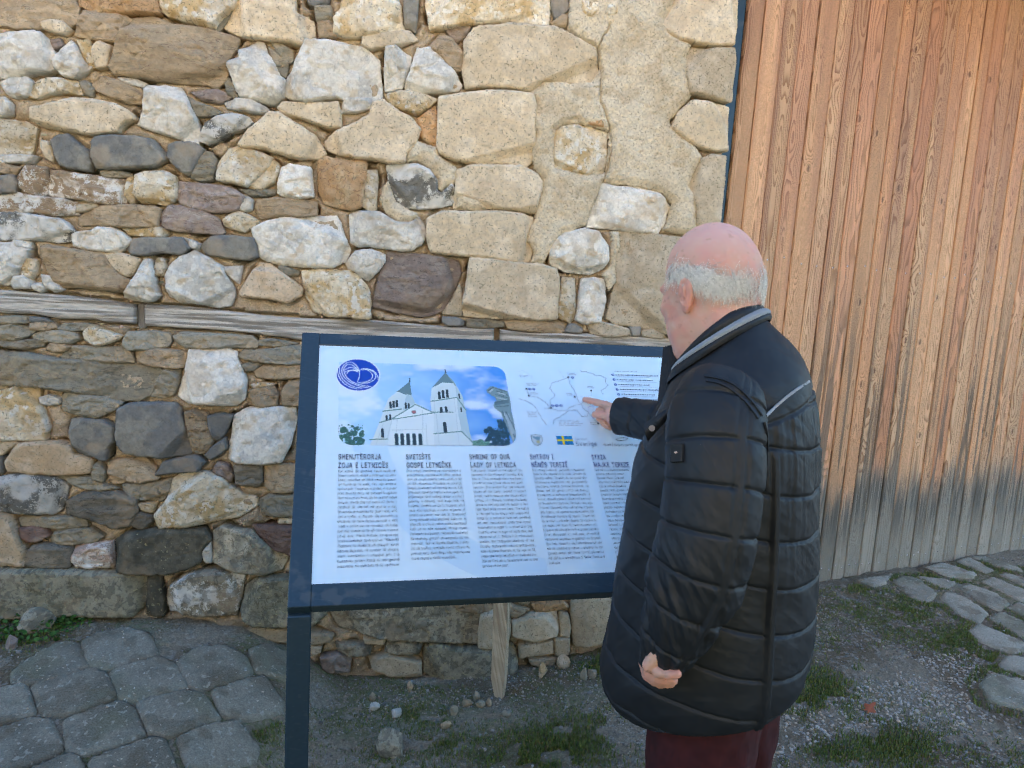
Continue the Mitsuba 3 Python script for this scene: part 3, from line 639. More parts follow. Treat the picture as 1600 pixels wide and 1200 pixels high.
SLABS_RIGHT = ['1765,3563 2002,3672 1908,3546 1831,3499', '1957,3576 2051,3658 2117,3611 2116,3463 2015,3363 1955,3393', '2119,3663 2243,3661 2292,3610 2206,3539 2162,3575', '2240,3801 2381,3877 2484,3755 2419,3682 2293,3692', '2473,3910 2584,3984 2613,3816 2536,3763', '2604,3987 2691,4041 2794,3898 2782,3828 2691,3846', '2105,3415 2184,3501 2246,3435 2256,3289 2150,3187 2101,3252', '2280,3557 2362,3613 2442,3510 2431,3407 2324,3316 2280,3400', '2450,3656 2545,3725 2617,3584 2623,3499 2514,3431', '2605,3766 2674,3794 2765,3682 2725,3600 2651,3634', '2231,3244 2334,3317 2395,3169 2367,3087 2270,3067', '2386,3362 2487,3427 2563,3326 2470,3194', '2051,3108 2150,3187 2247,3032 2217,2968 2125,2929 2049,3023', '2005,2823 2104,2917 2167,2913 2158,2804 2069,2766', '1851,2689 1948,2782 2090,2724 2053,2568 1917,2540 1821,2590']
BEAM_JOINTS = '-1231,-1198 119,145'
SEEN = '-1679,2522 1023,2806 1019,1867 1066,1484 888,1369 883,1422 -616,1403 -650,295 -640,160 -569,262 698,342 679,132 718,-88 -1730,-39 -1736,426'
WALL_EDGE = '1018,2881 1019,2786 1023,2691 1014,2628 1019,2570 1027,2408 1016,2384 1024,2212 1015,2193 1015,2075 1012,1936 1013,1867 1016,1481 1015,718 1025,114'
COAT_RINGS = [(91, 1481, -48, 1606, 75), (101, 1455, -66, 1583, 95), (113, 1415, -111, 1537, 150), (128, 1366, -151, 1481, 205), (150, 1317, -169, 1416, 222), (162, 1249, -183, 1336, 228), (171, 1166, -192, 1248, 232), (179, 1055, -198, 1153, 236), (185, 942, -203, 1056, 240), (194, 871, -208, 989, 240), (188, 838, -209, 943, 238), (172, 812, -204, 909, 230), (145, 794, -185, 880, 215), (132, 810, -173, 886, 205)]
SLEEVE = [(-33, 1472, 150, 56), (-31, 1438, 178, 75), (-35, 1386, 205, 81), (-43, 1326, 225, 79), (-45, 1265, 240, 78), (-42, 1202, 248, 79), (-30, 1130, 252, 73), (-13, 1071, 254, 62), (2, 1027, 252, 49), (13, 993, 250, 36), (14, 981, 250, 35)]
RIGHT_SLEEVE = [(491, 1604, 1374, 75), (459, 1678, 1313, 72), (409, 1776, 1298, 62), (345, 1857, 1300, 52), (296, 1912, 1296, 48), (278, 1927, 1294, 48)]
RIGHT_HAND = {'palm': [(301, 1912, 1298, 20), (283, 1922, 1294, 20), (270, 1943, 1300, 18)], 'k1': [(277, 1939, 1309, 13), (253, 1965, 1316, 11.5)], 'k2': [(282, 1948, 1298, 13), (259, 1978, 1302, 11)], 'k3': [(286, 1941, 1285, 13), (264, 1981, 1284, 10.5)], 'index': [(253, 1965, 1316, 11), (231, 1986, 1319, 9.2), (214, 1999, 1321, 8.2), (201, 2009, 1322, 6.8)], 'middle': [(259, 1978, 1302, 10.5), (240, 1993, 1295, 9.5), (241, 1975, 1277, 8.8), (255, 1959, 1270, 8)], 'ring': [(263, 1977, 1289, 10.5), (248, 1991, 1278, 9.2), (250, 1969, 1263, 8.5), (262, 1953, 1261, 7.5)], 'little': [(269, 1975, 1277, 9.5), (258, 1984, 1266, 8.5), (262, 1968, 1255, 7.5), (272, 1953, 1258, 7)], 'thumb': [(283, 1921, 1287, 14), (257, 1932, 1291, 11.5), (239, 1947, 1292, 9.6), (225, 1959, 1290, 8.2)]}
LEFT_HAND = {'palm': [(276, 1193, 1022, 24), (270, 1196, 992, 22)], 'k1': [(268, 1169, 1024, 16), (253, 1169, 999, 11)], 'k2': [(278, 1209, 1005, 18), (265, 1233, 968, 12)], 'index': [(264, 1239, 967, 11), (267, 1231, 948, 9.5), (284, 1217, 945, 8.5), (296, 1207, 948, 7.5)], 'middle': [(257, 1220, 977, 11), (262, 1212, 960, 10), (280, 1197, 955, 9), (296, 1186, 961, 8)], 'ring': [(255, 1196, 987, 11), (264, 1186, 974, 9.8), (280, 1174, 973, 8.8), (295, 1165, 977, 7.6)], 'little': [(258, 1171, 998, 10), (269, 1158, 993, 9), (284, 1149, 996, 8.2), (295, 1144, 1000, 7.2)], 'thumb': [(283, 1229, 981, 13), (297, 1232, 956, 11), (301, 1227, 945, 9)]}
HEAD_O = (369, 1438, 1660)
COLLAR = [((0.108, 1.439, -0.07, 1.577), (0.102, 1.465, -0.069, 1.589), 0.1, 0.098, 'collar', 'coat_bsdf', 0.002, 'stand-up collar of the coat'), ((0.102, 1.465, -0.069, 1.589), (0.094, 1.481, -0.058, 1.598), 0.0985, 0.09, 'collar_trim', 'grey_trim_bsdf', 0.004, 'light grey band inside the turned collar'), ((0.094, 1.481, -0.058, 1.598), (0.073, 1.508, -0.036, 1.61), 0.088, 0.082, 'collar', 'coat_bsdf', 0.004, None)]
PIPING = [([(.20, 128), (.165, 150), (.13, 180)], .005, 'grey_trim_bsdf', 'piping', 'pale grey piping along the back yoke')]
PATCH = (.275, 58)
TAB = [(271, 1287, 1412), (276, 1285, 1396), (246, 1294, 1352), (235, 1298, 1382)]
KNIT = [(299, 1490, 1508), (345, 1441, 1518), (334, 1388, 1418), (285, 1435, 1389)]
GRASS = [(1255, 2670, 119, 120, 1.0, 30), (1132, 2597, 93, 64, 1, 28), (1394, 2767, 74, 56, 0.5, 20), (1344, 2332, 167, 127, 1, 32), (1153, 2308, 104, 66, 0.9, 26), (250, 2420, 185, 156, 1, 34), (116, 2378, 131, 85, 0.9, 30), (408, 2551, 80, 66, 0.5, 20), (-155, 2452, 159, 125, 0.55, 24), (-281, 2636, 109, 79, 0.6, 20), (-793, 2325, 71, 115, 0.8, 20), (-778, 2446, 47, 74, 0.7, 18), (-679, 2419, 53, 105, 0.45, 18), (-576, 2599, 94, 90, 0.25, 14), (423, 2917, 83, 75, 0.9, 26), (-241, 2825, 142, 54, 0.6, 16), (48, 2506, 115, 78, 0.35, 16), (-363, 2346, 129, 64, 0.35, 18), (1935, 3010, 161, 144, 1, 20), (1883, 3279, 129, 152, 0.9, 20), (2014, 2895, 83, 72, 0.8, 18), (1630, 3243, 127, 141, 0.45, 16), (1716, 3062, 179, 156, 0.3, 14), (1769, 3482, 173, 81, 0.6, 22), (1413, 2997, 106, 130, 0.25, 14), (1054, 2508, 90, 60, 0.7, 24), (953, 2550, 67, 44, 0.6, 22), (1676, 2301, 154, 80, 0.35, 18), (1535, 2389, 135, 69, 0.3, 16), (-1731, 2616, 110, 80, 1, 22), (-1697, 2716, 67, 43, 0.8, 20), (-1354, 2206, 30, 32, 0.5, 12), (-1095, 2198, 18, 14, 0.5, 12), (-993, 2446, 16, 13, 0.8, 12)]
STRIP = '794,2474 1125,2578 1334,2627 1643,2814 1889,2884 1964,2755 1953,2554 1853,2406 1536,2473 1264,2466 1023,2359 832,2294 744,2362'
RUBBLE = '-717,2763 -349,2855 -34,2808 340,3038 484,2888 431,2456 70,2667 -377,2707 -614,2472'
LOOSE = [(-351, 2364, 115, 84, 'large flat pale stone lying in the grass below the board'), (-367, 2611, 48, 33, 'white angular stone in front of the flat pale stone'), (-457, 2645, 44, 29, 'small white chip left of the white angular stone'), (-341, 2799, 31, 46, 'upright tan stone on the soil near the wall foot'), (-479, 2729, 34, 29, 'brown pebble on the bare soil below the middle of the board'), (-71, 2737, 35, 40, 'rounded grey stone left of the stake foot'), (-106, 2700, 37, 29, 'small round brown stone left of the stake foot'), (-51, 2686, 37, 27, 'low stone in front of the stake foot'), (-19, 2700, 30, 30, 'small stone touching the stake foot'), (-153, 2643, 34, 38, 'grey stone lying nearer the viewer than the cluster at the stake foot'), (194, 2891, 44, 60, 'upright pale stone by the wall right of the stake'), (277, 2929, 60, 49, 'pointed tan stone at the foot of the wall'), (354, 2815, 36, 56, "upright grey stone beside the man's coat"), (389, 2835, 41, 35, "grey stone next to the man's coat, at the wall foot"), (-1739, 2614, 133, 88, 'pale lichened boulder among green weeds at the left wall foot'), (-1752, 2520, 47, 47, 'small reddish stone at the left picture edge below the boulder'), (46, 2619, 38, 23, 'flat grey stone lying before the stake'), (-174, 2562, 43, 28, 'low tan stone in the thin grass right of the flat pale stone'), (809, 2287, 54, 45, 'pale lump of gravelly stone beside the trouser leg')]
LEAF = (1353, 2529)
SEAMS = {'pipe': [(402, 1166, 1425, 70, -63, 33), (413, 1183, 1428, 88, -38, 30), (431, 1222, 1428, 26, -96, 14), (436, 1225, 1433, 32, -92, 24), (442, 1228, 1437, 33, -93, 15), (448, 1232, 1442, 39, -91, 16), (455, 1236, 1447, 44, -85, 28), (462, 1240, 1451, 41, -89, 20), (469, 1245, 1456, 48, -81, 34), (476, 1251, 1460, 52, -78, 35), (485, 1259, 1463, 55, -78, 30), (493, 1265, 1467, 58, -79, 22), (503, 1276, 1471, 69, -63, 36), (516, 1294, 1473, 78, -55, 29), (540, 1339, 1473, 84, -47, 27)], 'yoke': [(309, 1204, 1483, -51, -50, 70), (314, 1199, 1483, -58, -46, 67), (320, 1194, 1483, -38, -60, 70), (325, 1190, 1483, -33, -63, 70), (331, 1187, 1482, -13, -70, 71), (337, 1185, 1481, -7, -69, 72), (343, 1183, 1480, -21, -67, 71), (348, 1179, 1478, -26, -71, 65), (353, 1175, 1475, -10, -78, 62), (358, 1173, 1472, -1, -81, 59), (362, 1170, 1469, 1, -82, 58), (367, 1171, 1464, -23, -79, 57), (372, 1168, 1460, 39, -78, 49), (376, 1167, 1456, 35, -72, 59), (381, 1167, 1451, 14, -61, 78), (384, 1164, 1446, 11, -80, 59), (388, 1163, 1442, 48, -74, 46), (392, 1163, 1436, 54, -71, 45), (397, 1163, 1431, 62, -69, 39), (401, 1164, 1426, 69, -66, 32)], 'yoke2': [(310, 1196, 1476, -53, -56, 63), (315, 1191, 1477, -57, -59, 57), (321, 1186, 1477, -42, -67, 61), (327, 1182, 1476, -29, -75, 60), (333, 1180, 1475, -11, -76, 64), (339, 1177, 1473, -13, -75, 65), (344, 1174, 1471, -21, -78, 60), (349, 1171, 1467, -22, -92, 33), (354, 1170, 1464, -23, -96, -14), (359, 1169, 1460, -4, -92, 39), (364, 1165, 1456, 18, -73, 65), (368, 1161, 1452, 38, -80, 47), (372, 1160, 1447, 14, -83, 53), (377, 1160, 1442, 73, -63, 28), (380, 1157, 1438, 13, -81, 57), (384, 1155, 1433, 42, -80, 44), (388, 1154, 1427, 49, -79, 37), (392, 1154, 1422, 50, -80, 33)], 'arm': [(401, 1162, 1423, 68, -66, 32), (403, 1161, 1417, 73, -63, 27), (405, 1161, 1410, 75, -61, 27), (406, 1161, 1404, 77, -60, 22), (409, 1163, 1397, 82, -56, 6), (412, 1168, 1390, 86, -51, -4), (427, 1211, 1375, 19, -98, 2), (429, 1213, 1368, 17, -71, 69), (429, 1209, 1362, 37, -91, 19), (429, 1208, 1355, 29, -94, 16), (430, 1207, 1349, 26, -96, 14), (430, 1207, 1342, 26, -96, 7), (431, 1206, 1335, 25, -97, 8), (431, 1206, 1328, 21, -98, 5), (431, 1206, 1321, 17, -98, 6), (432, 1206, 1314, -2, -100, 0), (432, 1206, 1307, 3, -100, 2), (432, 1205, 1301, 2, -100, 1), (433, 1207, 1293, -16, -83, -53)]}

# ------------------------------------------------------------------ build the wall
def parse(txt, scale=.001):
    return [tuple(float(q) * scale for q in p.split(',')) for p in txt.split()]

edge = np.array(parse(WALL_EDGE))
edge = edge[np.argsort(edge[:, 1])]
edge_s = lambda t: np.interp(t, edge[:, 1], edge[:, 0])
stones = []
for line in STONES.strip().split('\n'):
    a = line.split()
    poly = Polygon(parse(' '.join(a[3:]))).buffer(0)
    if poly.geom_type != 'Polygon':
        poly = max(poly.geoms, key=lambda g: g.area)
    stones.append((a[0], float(a[1]), float(a[2]) * .00115, poly))
bt, bb = np.array(parse(BEAM_TOP)), np.array(parse(BEAM_BOTTOM))
bt_z, bb_z = (lambda s: np.interp(s, bt[:, 0], bt[:, 1])), (lambda s: np.interp(s, bb[:, 0], bb[:, 1]))
beam_zone = Polygon([(-2.7, bt_z(-2.7)), *map(tuple, bt), (1.02, bt_z(1.02)), (1.02, bb_z(1.02)), *map(tuple, bb[::-1]), (-2.7, bb_z(-2.7))]).buffer(0)
plasters = [Polygon(parse(p)).buffer(0) for p in PLASTER]
hole = Polygon(parse(PLASTER_HOLE)).buffer(0)
seen = Polygon(parse(SEEN)).buffer(0)
taken = shapely.union_all([s[3].buffer(.007) for s in stones] + [beam_zone.buffer(.006)] + [p.buffer(.01) for p in plasters])
free = Polygon([(-2.5, 0)] + [(float(edge_s(t)), t) for t in np.linspace(-.02, 3.05, 40)] + [(-2.5, 3.05)]).difference(taken).difference(seen.buffer(-.01))
free = free.buffer(-.022).buffer(.018)
# the courses that the board and the man hide, and those just outside the picture
r0 = np.random.default_rng(11)
t = -.02
extra = []
while t < 3.05:
    hgt = r0.uniform(.10, .19)
    s = -2.5 - r0.uniform(0, .1)
    while s < 1.1:
        L = hgt * r0.uniform(1.1, 2.6)
        j = lambda k: r0.uniform(-k, k)
        cell = Polygon([(s + .006 + j(.012), t + .006 + j(.01)), (s + L / 2, t + .006 + j(.012)), (s + L - .006 + j(.012), t + .006 + j(.01)), (s + L - .006 + j(.015), t + hgt - .006 + j(.012)),
                        (s + L * .45, t + hgt - .004 + j(.014)), (s + .006 + j(.015), t + hgt - .006 + j(.012))]).buffer(0)
        c = cell.intersection(free)
        for g in getattr(c, 'geoms', [c]):
            if g.geom_type == 'Polygon' and g.area > .0035:
                g = g.buffer(-.004).buffer(.004)
                if g.geom_type == 'Polygon' and g.area > .003:
                    extra.append((str(r0.choice(list('WCSSSBBGLLPAE'))), float(r0.uniform(.8, 1.1)), float(r0.uniform(.018, .045)), Polygon(g.exterior)))
        s += L
    t += hgt
extra = sorted(extra, key=lambda e: -e[3].area)[:296 - len(stones)]
for n, (kind, bright, proud, poly) in enumerate(stones + extra):
    V, F_ = stone_mesh(poly, kind, proud, n + 1)
    uv = np.c_[np.full(len(V), KINDS.index(kind) + np.clip(bright / 2, .02, .98)), np.full(len(V), (n * .618) % 1)]
    part('stone_wall', 'stone', ply(put_wall(V, F_), 'stone_bsdf', smooth=True, uv=uv))

# clay mortar between the stones
allp = [s[3] for s in stones + extra]
edge_pts = np.vstack([np.array(shapely.segmentize(p.exterior, .006).coords) for p in allp])
kd = cKDTree(edge_pts)
gs, gt = np.arange(-2.6, 1.08, .0075), np.arange(-.25, 3.2, .0075)
S, Tt = np.meshgrid(gs, gt)
S = np.minimum(S, edge_s(Tt) - .012)
d = kd.query(np.c_[S.ravel(), Tt.ravel()])[0].reshape(S.shape)
P3 = np.stack([S, Tt, S * 0], -1)
big, fine = fbm_np(P3 * 11, 4, 3), fbm_np(P3 * 60, 3, 5)
W = -.024 + .023 * np.clip(d / .016, 0, 1) + .030 * (big - .5) + .013 * (fine - .5) + .006 * (fbm_np(P3 * 120, 2, 6) - .5)
W -= .06 * np.clip((fbm_np(P3 * 15, 3, 9) - .60) / .05, 0, 1) * np.clip(1 - d / .022, 0, 1)
mort = np.clip(W, -.085, .012)
bz = (Tt < bt_z(S) + .004) & (Tt > bb_z(S) - .004)
mort[bz] = -.05
def grid_faces(ny, nx):
    i = (np.arange(ny - 1)[:, None] * nx + np.arange(nx - 1)[None]).ravel()
    return np.vstack([np.c_[i, i + 1, i + nx + 1], np.c_[i, i + nx + 1, i + nx]])
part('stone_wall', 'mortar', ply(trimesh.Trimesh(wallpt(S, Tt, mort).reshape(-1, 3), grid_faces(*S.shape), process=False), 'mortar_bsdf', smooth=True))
# grit and chips crumbling out of the joints
r3 = np.random.default_rng(77)
gap_i = np.argwhere((d > .003) & (d < .045) & ~bz & (S < .97) & (Tt > 0))
gap_i = gap_i[r3.random(len(gap_i)) < .62]
ins_ = shapely.contains(shapely.union_all(allp), shapely.points(S[tuple(gap_i.T)], Tt[tuple(gap_i.T)]))
gap_i = gap_i[~ins_]
gap_i = gap_i[r3.permutation(len(gap_i))[:5200]]
gsz = r3.uniform(.0018, .0050, len(gap_i)) * np.where(r3.random(len(gap_i)) < .10, 1.9, 1)
icv, icf = trimesh.creation.icosphere(0, 1.0).vertices, trimesh.creation.icosphere(0, 1.0).faces
gs0, gt0, gw0 = S[tuple(gap_i.T)] + r3.uniform(-.003, .003, len(gap_i)), Tt[tuple(gap_i.T)] + r3.uniform(-.003, .003, len(gap_i)), mort[tuple(gap_i.T)]
loc_ = icv[None] * r3.uniform(.7, 1.2, (len(gap_i), 12, 1)) * (gsz[:, None] * r3.uniform(.6, 1.4, (len(gap_i), 3)))[:, None]
gv = wallpt(loc_[..., 0] + gs0[:, None], loc_[..., 1] + gt0[:, None], loc_[..., 2] + gw0[:, None])
gc = np.array([.47, .37, .26])[None] * r3.uniform(.55, 1.35, (len(gap_i), 1)) * (1 + r3.uniform(-.08, .12, (len(gap_i), 3)))
part('stone_wall', 'joint_grit', ply(trimesh.Trimesh(gv.reshape(-1, 3), (icf[None] + (np.arange(len(gap_i)) * 12)[:, None, None]).reshape(-1, 3), process=False), 'pebble_bsdf', color=np.repeat(gc, 12, 0)), kind='stuff')
tt = np.linspace(-.25, 3.2, 60)
es = edge_s(tt)
core = trimesh.Trimesh(*[np.vstack([wallpt(es - .012, tt, tt * 0 - .03), wallpt(es - .03, tt, tt * 0 - .5)]), grid_faces(2, 60)], process=False)
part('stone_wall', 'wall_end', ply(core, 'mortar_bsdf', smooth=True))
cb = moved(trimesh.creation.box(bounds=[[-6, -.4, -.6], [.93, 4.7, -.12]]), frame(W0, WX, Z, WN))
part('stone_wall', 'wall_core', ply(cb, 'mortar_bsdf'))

# lime plaster left on the quoins, with its cracks
def plaster_patch(poly, name, cut=None, cracks=(), seed=0):
    x0, y0, x1, y1 = poly.buffer(.01).bounds
    st = .0042
    S, Tt = np.meshgrid(np.arange(x0, x1, st), np.arange(y0, y1, st))
    q = np.stack([S, Tt, S * 0 + seed], -1)
    wob = .010 * (fbm_np(q * 28, 3, 2) - .5)
    wob2 = .010 * (fbm_np(q * 28 + 50, 3, 4) - .5)
    pts = shapely.points(S + wob, Tt + wob2)
    area = poly if cut is None else poly.difference(cut)
    sd = np.where(shapely.contains(area, pts), 1, -1) * shapely.distance(area.boundary, pts)
    sd = np.where(S < edge_s(Tt) - .004, sd, -1)
    w = .036 + .012 * (fbm_np(q * 7, 3, 6) - .5) + .010 * (fbm_np(q * 30, 4, 7) - .5) + .005 * (fbm_np(q * 110, 2, 8) - .5)
    w = w - .020 * np.clip(1 - sd / .030, 0, 1) ** 1.5
    for c in cracks:
        dc = shapely.distance(c, shapely.points(S + wob * .6, Tt + wob2 * .6))
        w = w - .018 * np.clip(1 - dc / .0046, 0, 1)
    keep = sd > -.003
    w = np.where(sd < 0, w - .02, w)
    idx = grid_faces(*S.shape)
    m = trimesh.Trimesh(wallpt(S, Tt, w).reshape(-1, 3), idx[keep.ravel()[idx].all(1)], process=False)
    m.remove_unreferenced_vertices()
    part('stone_wall', name, ply(m, 'plaster_bsdf', smooth=True))

cr = [LineString(parse(c)) for c in CRACKS]
for i, p in enumerate(plasters):
    plaster_patch(p, 'plaster', hole if i == 0 else None, cr if i == 0 else (), i)

# the levelling timbers
def beam(s0, s1, name='timber_beam'):
    n, m = int((s1 - s0) / .008), 22
    s = np.linspace(s0, s1, n)
    top, bot = bt_z(s), bb_z(s)
    rag = fbm_np(np.c_[s * 9, s * 0, s * 0 + 2], 3) - .5
    top, bot = top - .003 + .006 * rag, bot + .003 - .006 * rag
    v = np.linspace(0, 1, m)
    Sg, Vg = np.meshgrid(s, v)
    Tg = bot + (top - bot) * Vg
    q = np.stack([Sg * 5, Tg * 90, Sg * 0], -1)
    rnd = np.minimum(np.minimum(Vg, 1 - Vg) / .12, 1)
    endr = np.clip(np.minimum(Sg - s0, s1 - Sg) / .006, 0, 1)
    w = .012 + .012 * (fbm_np(q, 3, 4) - .5) + .008 * (fbm_np(np.stack([Sg * 3, Tg * 8, Sg * 0], -1), 3) - .5) - .016 * (1 - np.sqrt(1 - (1 - rnd) ** 2)) - .008 * (1 - endr)
    V = wallpt(Sg, Tg, w)
    b0, b1 = wallpt(Sg[:1], Tg[:1], w[:1] * 0 - .1), wallpt(Sg[-1:], Tg[-1:], w[:1] * 0 - .1)
    V = np.concatenate([b0, V, b1], 0)
    uvs = np.stack(np.broadcast_arrays(np.concatenate([Sg[:1], Sg, Sg[-1:]]), np.concatenate([Tg[:1] - .05, Tg, Tg[-1:] + .05])), -1)
    # end grain caps follow the same grid by repeating the end columns further back
    e0, e1 = V[:, :1] - WN * .1, V[:, -1:] - WN * .1
    V = np.concatenate([e0, V, e1], 1)
    uvs = np.concatenate([uvs[:, :1], uvs, uvs[:, -1:]], 1)
    part('stone_wall', name, ply(trimesh.Trimesh(V.reshape(-1, 3), grid_faces(*V.shape[:2]), process=False), 'beam_bsdf', smooth=True, uv=uvs.reshape(-1, 2)))

J1, J2 = parse(BEAM_JOINTS)
beam(-2.6, J1[0]); beam(J1[1], J2[0]); beam(J2[1], .98)
jm = moved(rbox(J1[0] + .004, J1[1] - .004, float(bb_z(J1[0])) - .01, float(bt_z(J1[0])) - .004, -.09, -.012, .004), frame(W0, WX, Z, WN))
part('stone_wall', 'spacer_block', ply(jm, 'beam_bsdf', uv=np.c_[jm.vertices[:, 2], jm.vertices[:, 0]] * 1.0, smooth=True), 'short grey upright block between the two left timbers')
tag('stone_wall', 'rubble stone wall with clay joints, a grey levelling timber and cracked plaster on its quoins', 'wall')

# ------------------------------------------------------------------ the boarded gate
G0, GX = np.array([.8205, 3.191, 0.0]), heading(25.0)
GN = np.array([GX[1], -GX[0], 0.0])
LEAN = .020
GM = frame(G0, GX, GN * -1, Z)                    # local: along, into the barn, up
def gate_place(m):
    v = m.vertices.copy()
    v[:, 0] -= LEAN * (2.85 - v[:, 2])
    m = trimesh.Trimesh(v, m.faces, process=False)
    return moved(m, GM)
wd = [.090, .106, .099, .098, .111, .091, .093, .107, .102, .083, .102, .100, .098, .091, .097, .071, .091, .103]
r1 = np.random.default_rng(5)
a = .069
mids = []
while a < 2.75:
    w = wd.pop(0) if wd else float(r1.uniform(.088, .106))
    gap = r1.uniform(.004, .0075)
    bot = .262 + r1.uniform(-.006, .006)
    pr = r1.uniform(-.003, .003)
    m = rbox(gap / 2, w - gap / 2, 0, .024, bot, 3.35, .0045)
    v = m.vertices.copy()
    k = len(mids) + 3
    uv = np.c_[k + np.clip(v[:, 0] / w, .001, .999), v[:, 2]]
    v[:, 1] += pr + r1.uniform(-.002, .002) * (v[:, 2] - 1.5)
    v[:, 0] += a
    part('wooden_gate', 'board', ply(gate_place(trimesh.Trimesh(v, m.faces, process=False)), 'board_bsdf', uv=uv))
    mids.append((a, w, pr))
    a += w
hv = []
for (a0, w, pr) in mids:
    for zz in (1.81, .335):
        for q in ((.5,) if zz > 1 or r1.random() < .45 else (.25, .75)):
            c = trimesh.creation.icosphere(1, .0048)
            c.apply_scale([1, .5, 1])
            c.apply_translation([a0 + w * (q + r1.uniform(-.08, .08)), pr - .0005, zz + r1.uniform(-.014, .014)])
            hv.append(c)
part('wooden_gate', 'screw_heads', ply(gate_place(trimesh.util.concatenate(hv)), 'screw_bsdf', smooth=True), kind='stuff')
part('wooden_gate', 'frame_post', ply(gate_place(rbox(-.16, .066, .012, .09, .2, 3.5, .002)), 'metal_bsdf'), 'dark grey steel post at the left edge of the boards')
part('wooden_gate', 'dark_backing', ply(gate_place(trimesh.creation.box(bounds=[[.07, .034, .25], [2.75, .10, 3.3]])), 'metal_bsdf'))  # solid dark backing added behind the boards and their gaps
tag('wooden_gate', 'tall gate of upright larch boards, weathered grey and black along its foot', 'gate')
barn = moved(trimesh.creation.box(bounds=[[-.12, .14, .0], [6.5, .55, 4.7]]), GM)
scene['barn__wall'] = ply(barn, 'plaster_bsdf')
scene['barn__added_eave'] = ply(moved(rbox(.6, 6.5, -1.25, .14, 3.46, 3.60, .004), GM), 'stake_bsdf', uv=None)  # unseen overhang, added and deepened to shade the upper boards
tag('barn', 'barn front that carries the boarded gate, with an unseen boarded overhang added to shade it', 'barn')

# ------------------------------------------------------------------ the ground
gx = np.unique(np.r_[-60, -40, -25, -15, -10, -7, -5, -4, -3.4, np.arange(-3, 4.6, .016), 5, 6, 8, 12, 20, 40, 60])
gy = np.unique(np.r_[-60, -40, -25, -15, -10, -7, -5, -4, -3, -2, -1, 0, .5, np.arange(1, 5.2, .016), 6, 8, 12, 20, 40, 60])
X, Y = np.meshgrid(gx, gy)
H = terrain(X, Y)
q = np.stack([X, Y, X * 0], -1)
near = (X > -3) & (X < 4.5) & (Y > 1) & (Y < 5.1)
H = H + np.where(near, .030 * (fbm_np(q * 4.5, 4) - .5) + .014 * (fbm_np(q * 28, 3, 3) - .5), 0)
slabs_l = [Polygon(parse(p)).buffer(0) for p in SLABS_LEFT]
slabs_r = [Polygon(parse(p)).buffer(0) for p in SLABS_RIGHT]
pave = shapely.union_all([s.buffer(.035) for s in slabs_l + slabs_r])
pin = shapely.contains(pave.buffer(-.01), shapely.points(X.ravel(), Y.ravel())).reshape(X.shape)
H = np.where(pin, terrain(X, Y) + .006 + .010 * (fbm_np(q * 40, 3, 6) - .5), H)
scene['ground'] = ply(trimesh.Trimesh(np.stack([X, Y, H], -1).reshape(-1, 3), grid_faces(*X.shape), process=False), 'ground_bsdf', smooth=True)
tag('ground', 'trodden earth and gravel with patches of grass in front of the wall', kind='structure')
gi = lambda x, y: float(terrain(x, y))

def slab(poly, top, seed, parent, bright):
    r = np.random.default_rng(seed)
    b, g = rough_outline(poly.buffer(.006, join_style='mitre'), .010, .004, seed, .10 if parent == 'pavement' else .07)
    x0, y0, x1, y1 = g.bounds
    xs, ys = np.arange(x0, x1, .014), np.arange(y0, y1, .014)
    q = np.stack(np.meshgrid(xs, ys), -1).reshape(-1, 2) + r.uniform(-.003, .003, (len(xs) * len(ys), 2))
    pts = shapely.points(q)
    q = q[shapely.contains(g, pts) & (shapely.distance(g.exterior, pts) > .006)]
    v = np.vstack([b, q])
    tri = Delaunay(v).simplices
    a_ = v[tri]
    ar = np.cross(a_[:, 1] - a_[:, 0], a_[:, 2] - a_[:, 0])
    tri[ar < 0] = tri[ar < 0][:, ::-1]
    tri = tri[shapely.contains(g, shapely.points(v[tri].mean(1))) & (np.abs(ar) > 1e-9)]
    d = shapely.distance(g.exterior, shapely.points(v))
    d[:len(b)] = 0
    tt = np.clip(d / .010, 0, 1)
    tilt = r.uniform(-.02, .02, 2)
    h = terrain(v[:, 0], v[:, 1]) + top + (v - v.mean(0)) @ tilt - .009 * (1 - np.sqrt(1 - (1 - tt) ** 2)) + .008 * (fbm_np(np.c_[v * 18, np.full(len(v), seed)], 3) - .5)
    nb, n0 = len(b), len(v)
    V = np.vstack([np.c_[v, h], np.c_[b + (b.mean(0) - b) * .01, h[:nb] - .05]])
    i = np.arange(nb); j = (i + 1) % nb
    F_ = np.vstack([tri, np.c_[i, n0 + i, n0 + j], np.c_[i, n0 + j, j]])
    part(parent, 'paving_slab', ply(trimesh.Trimesh(V, F_, process=False), 'slab_bsdf', smooth=True, uv=np.c_[np.full(len(V), bright / 2), np.full(len(V), (seed * .618) % 1)]))

for i, p in enumerate(slabs_l):
    slab(p, .022, 100 + i, 'pavement', .90 + .16 * ((i * .618) % 1))
tag('pavement', 'worn grey hexagonal slabs beside the foot of the wall', kind='structure')
for i, p in enumerate(slabs_r):
    slab(p, .014, 200 + i, 'path', 1.35 + .2 * ((i * .618) % 1))
tag('path', 'pale rounded slabs set in grass before the gate', kind='structure')

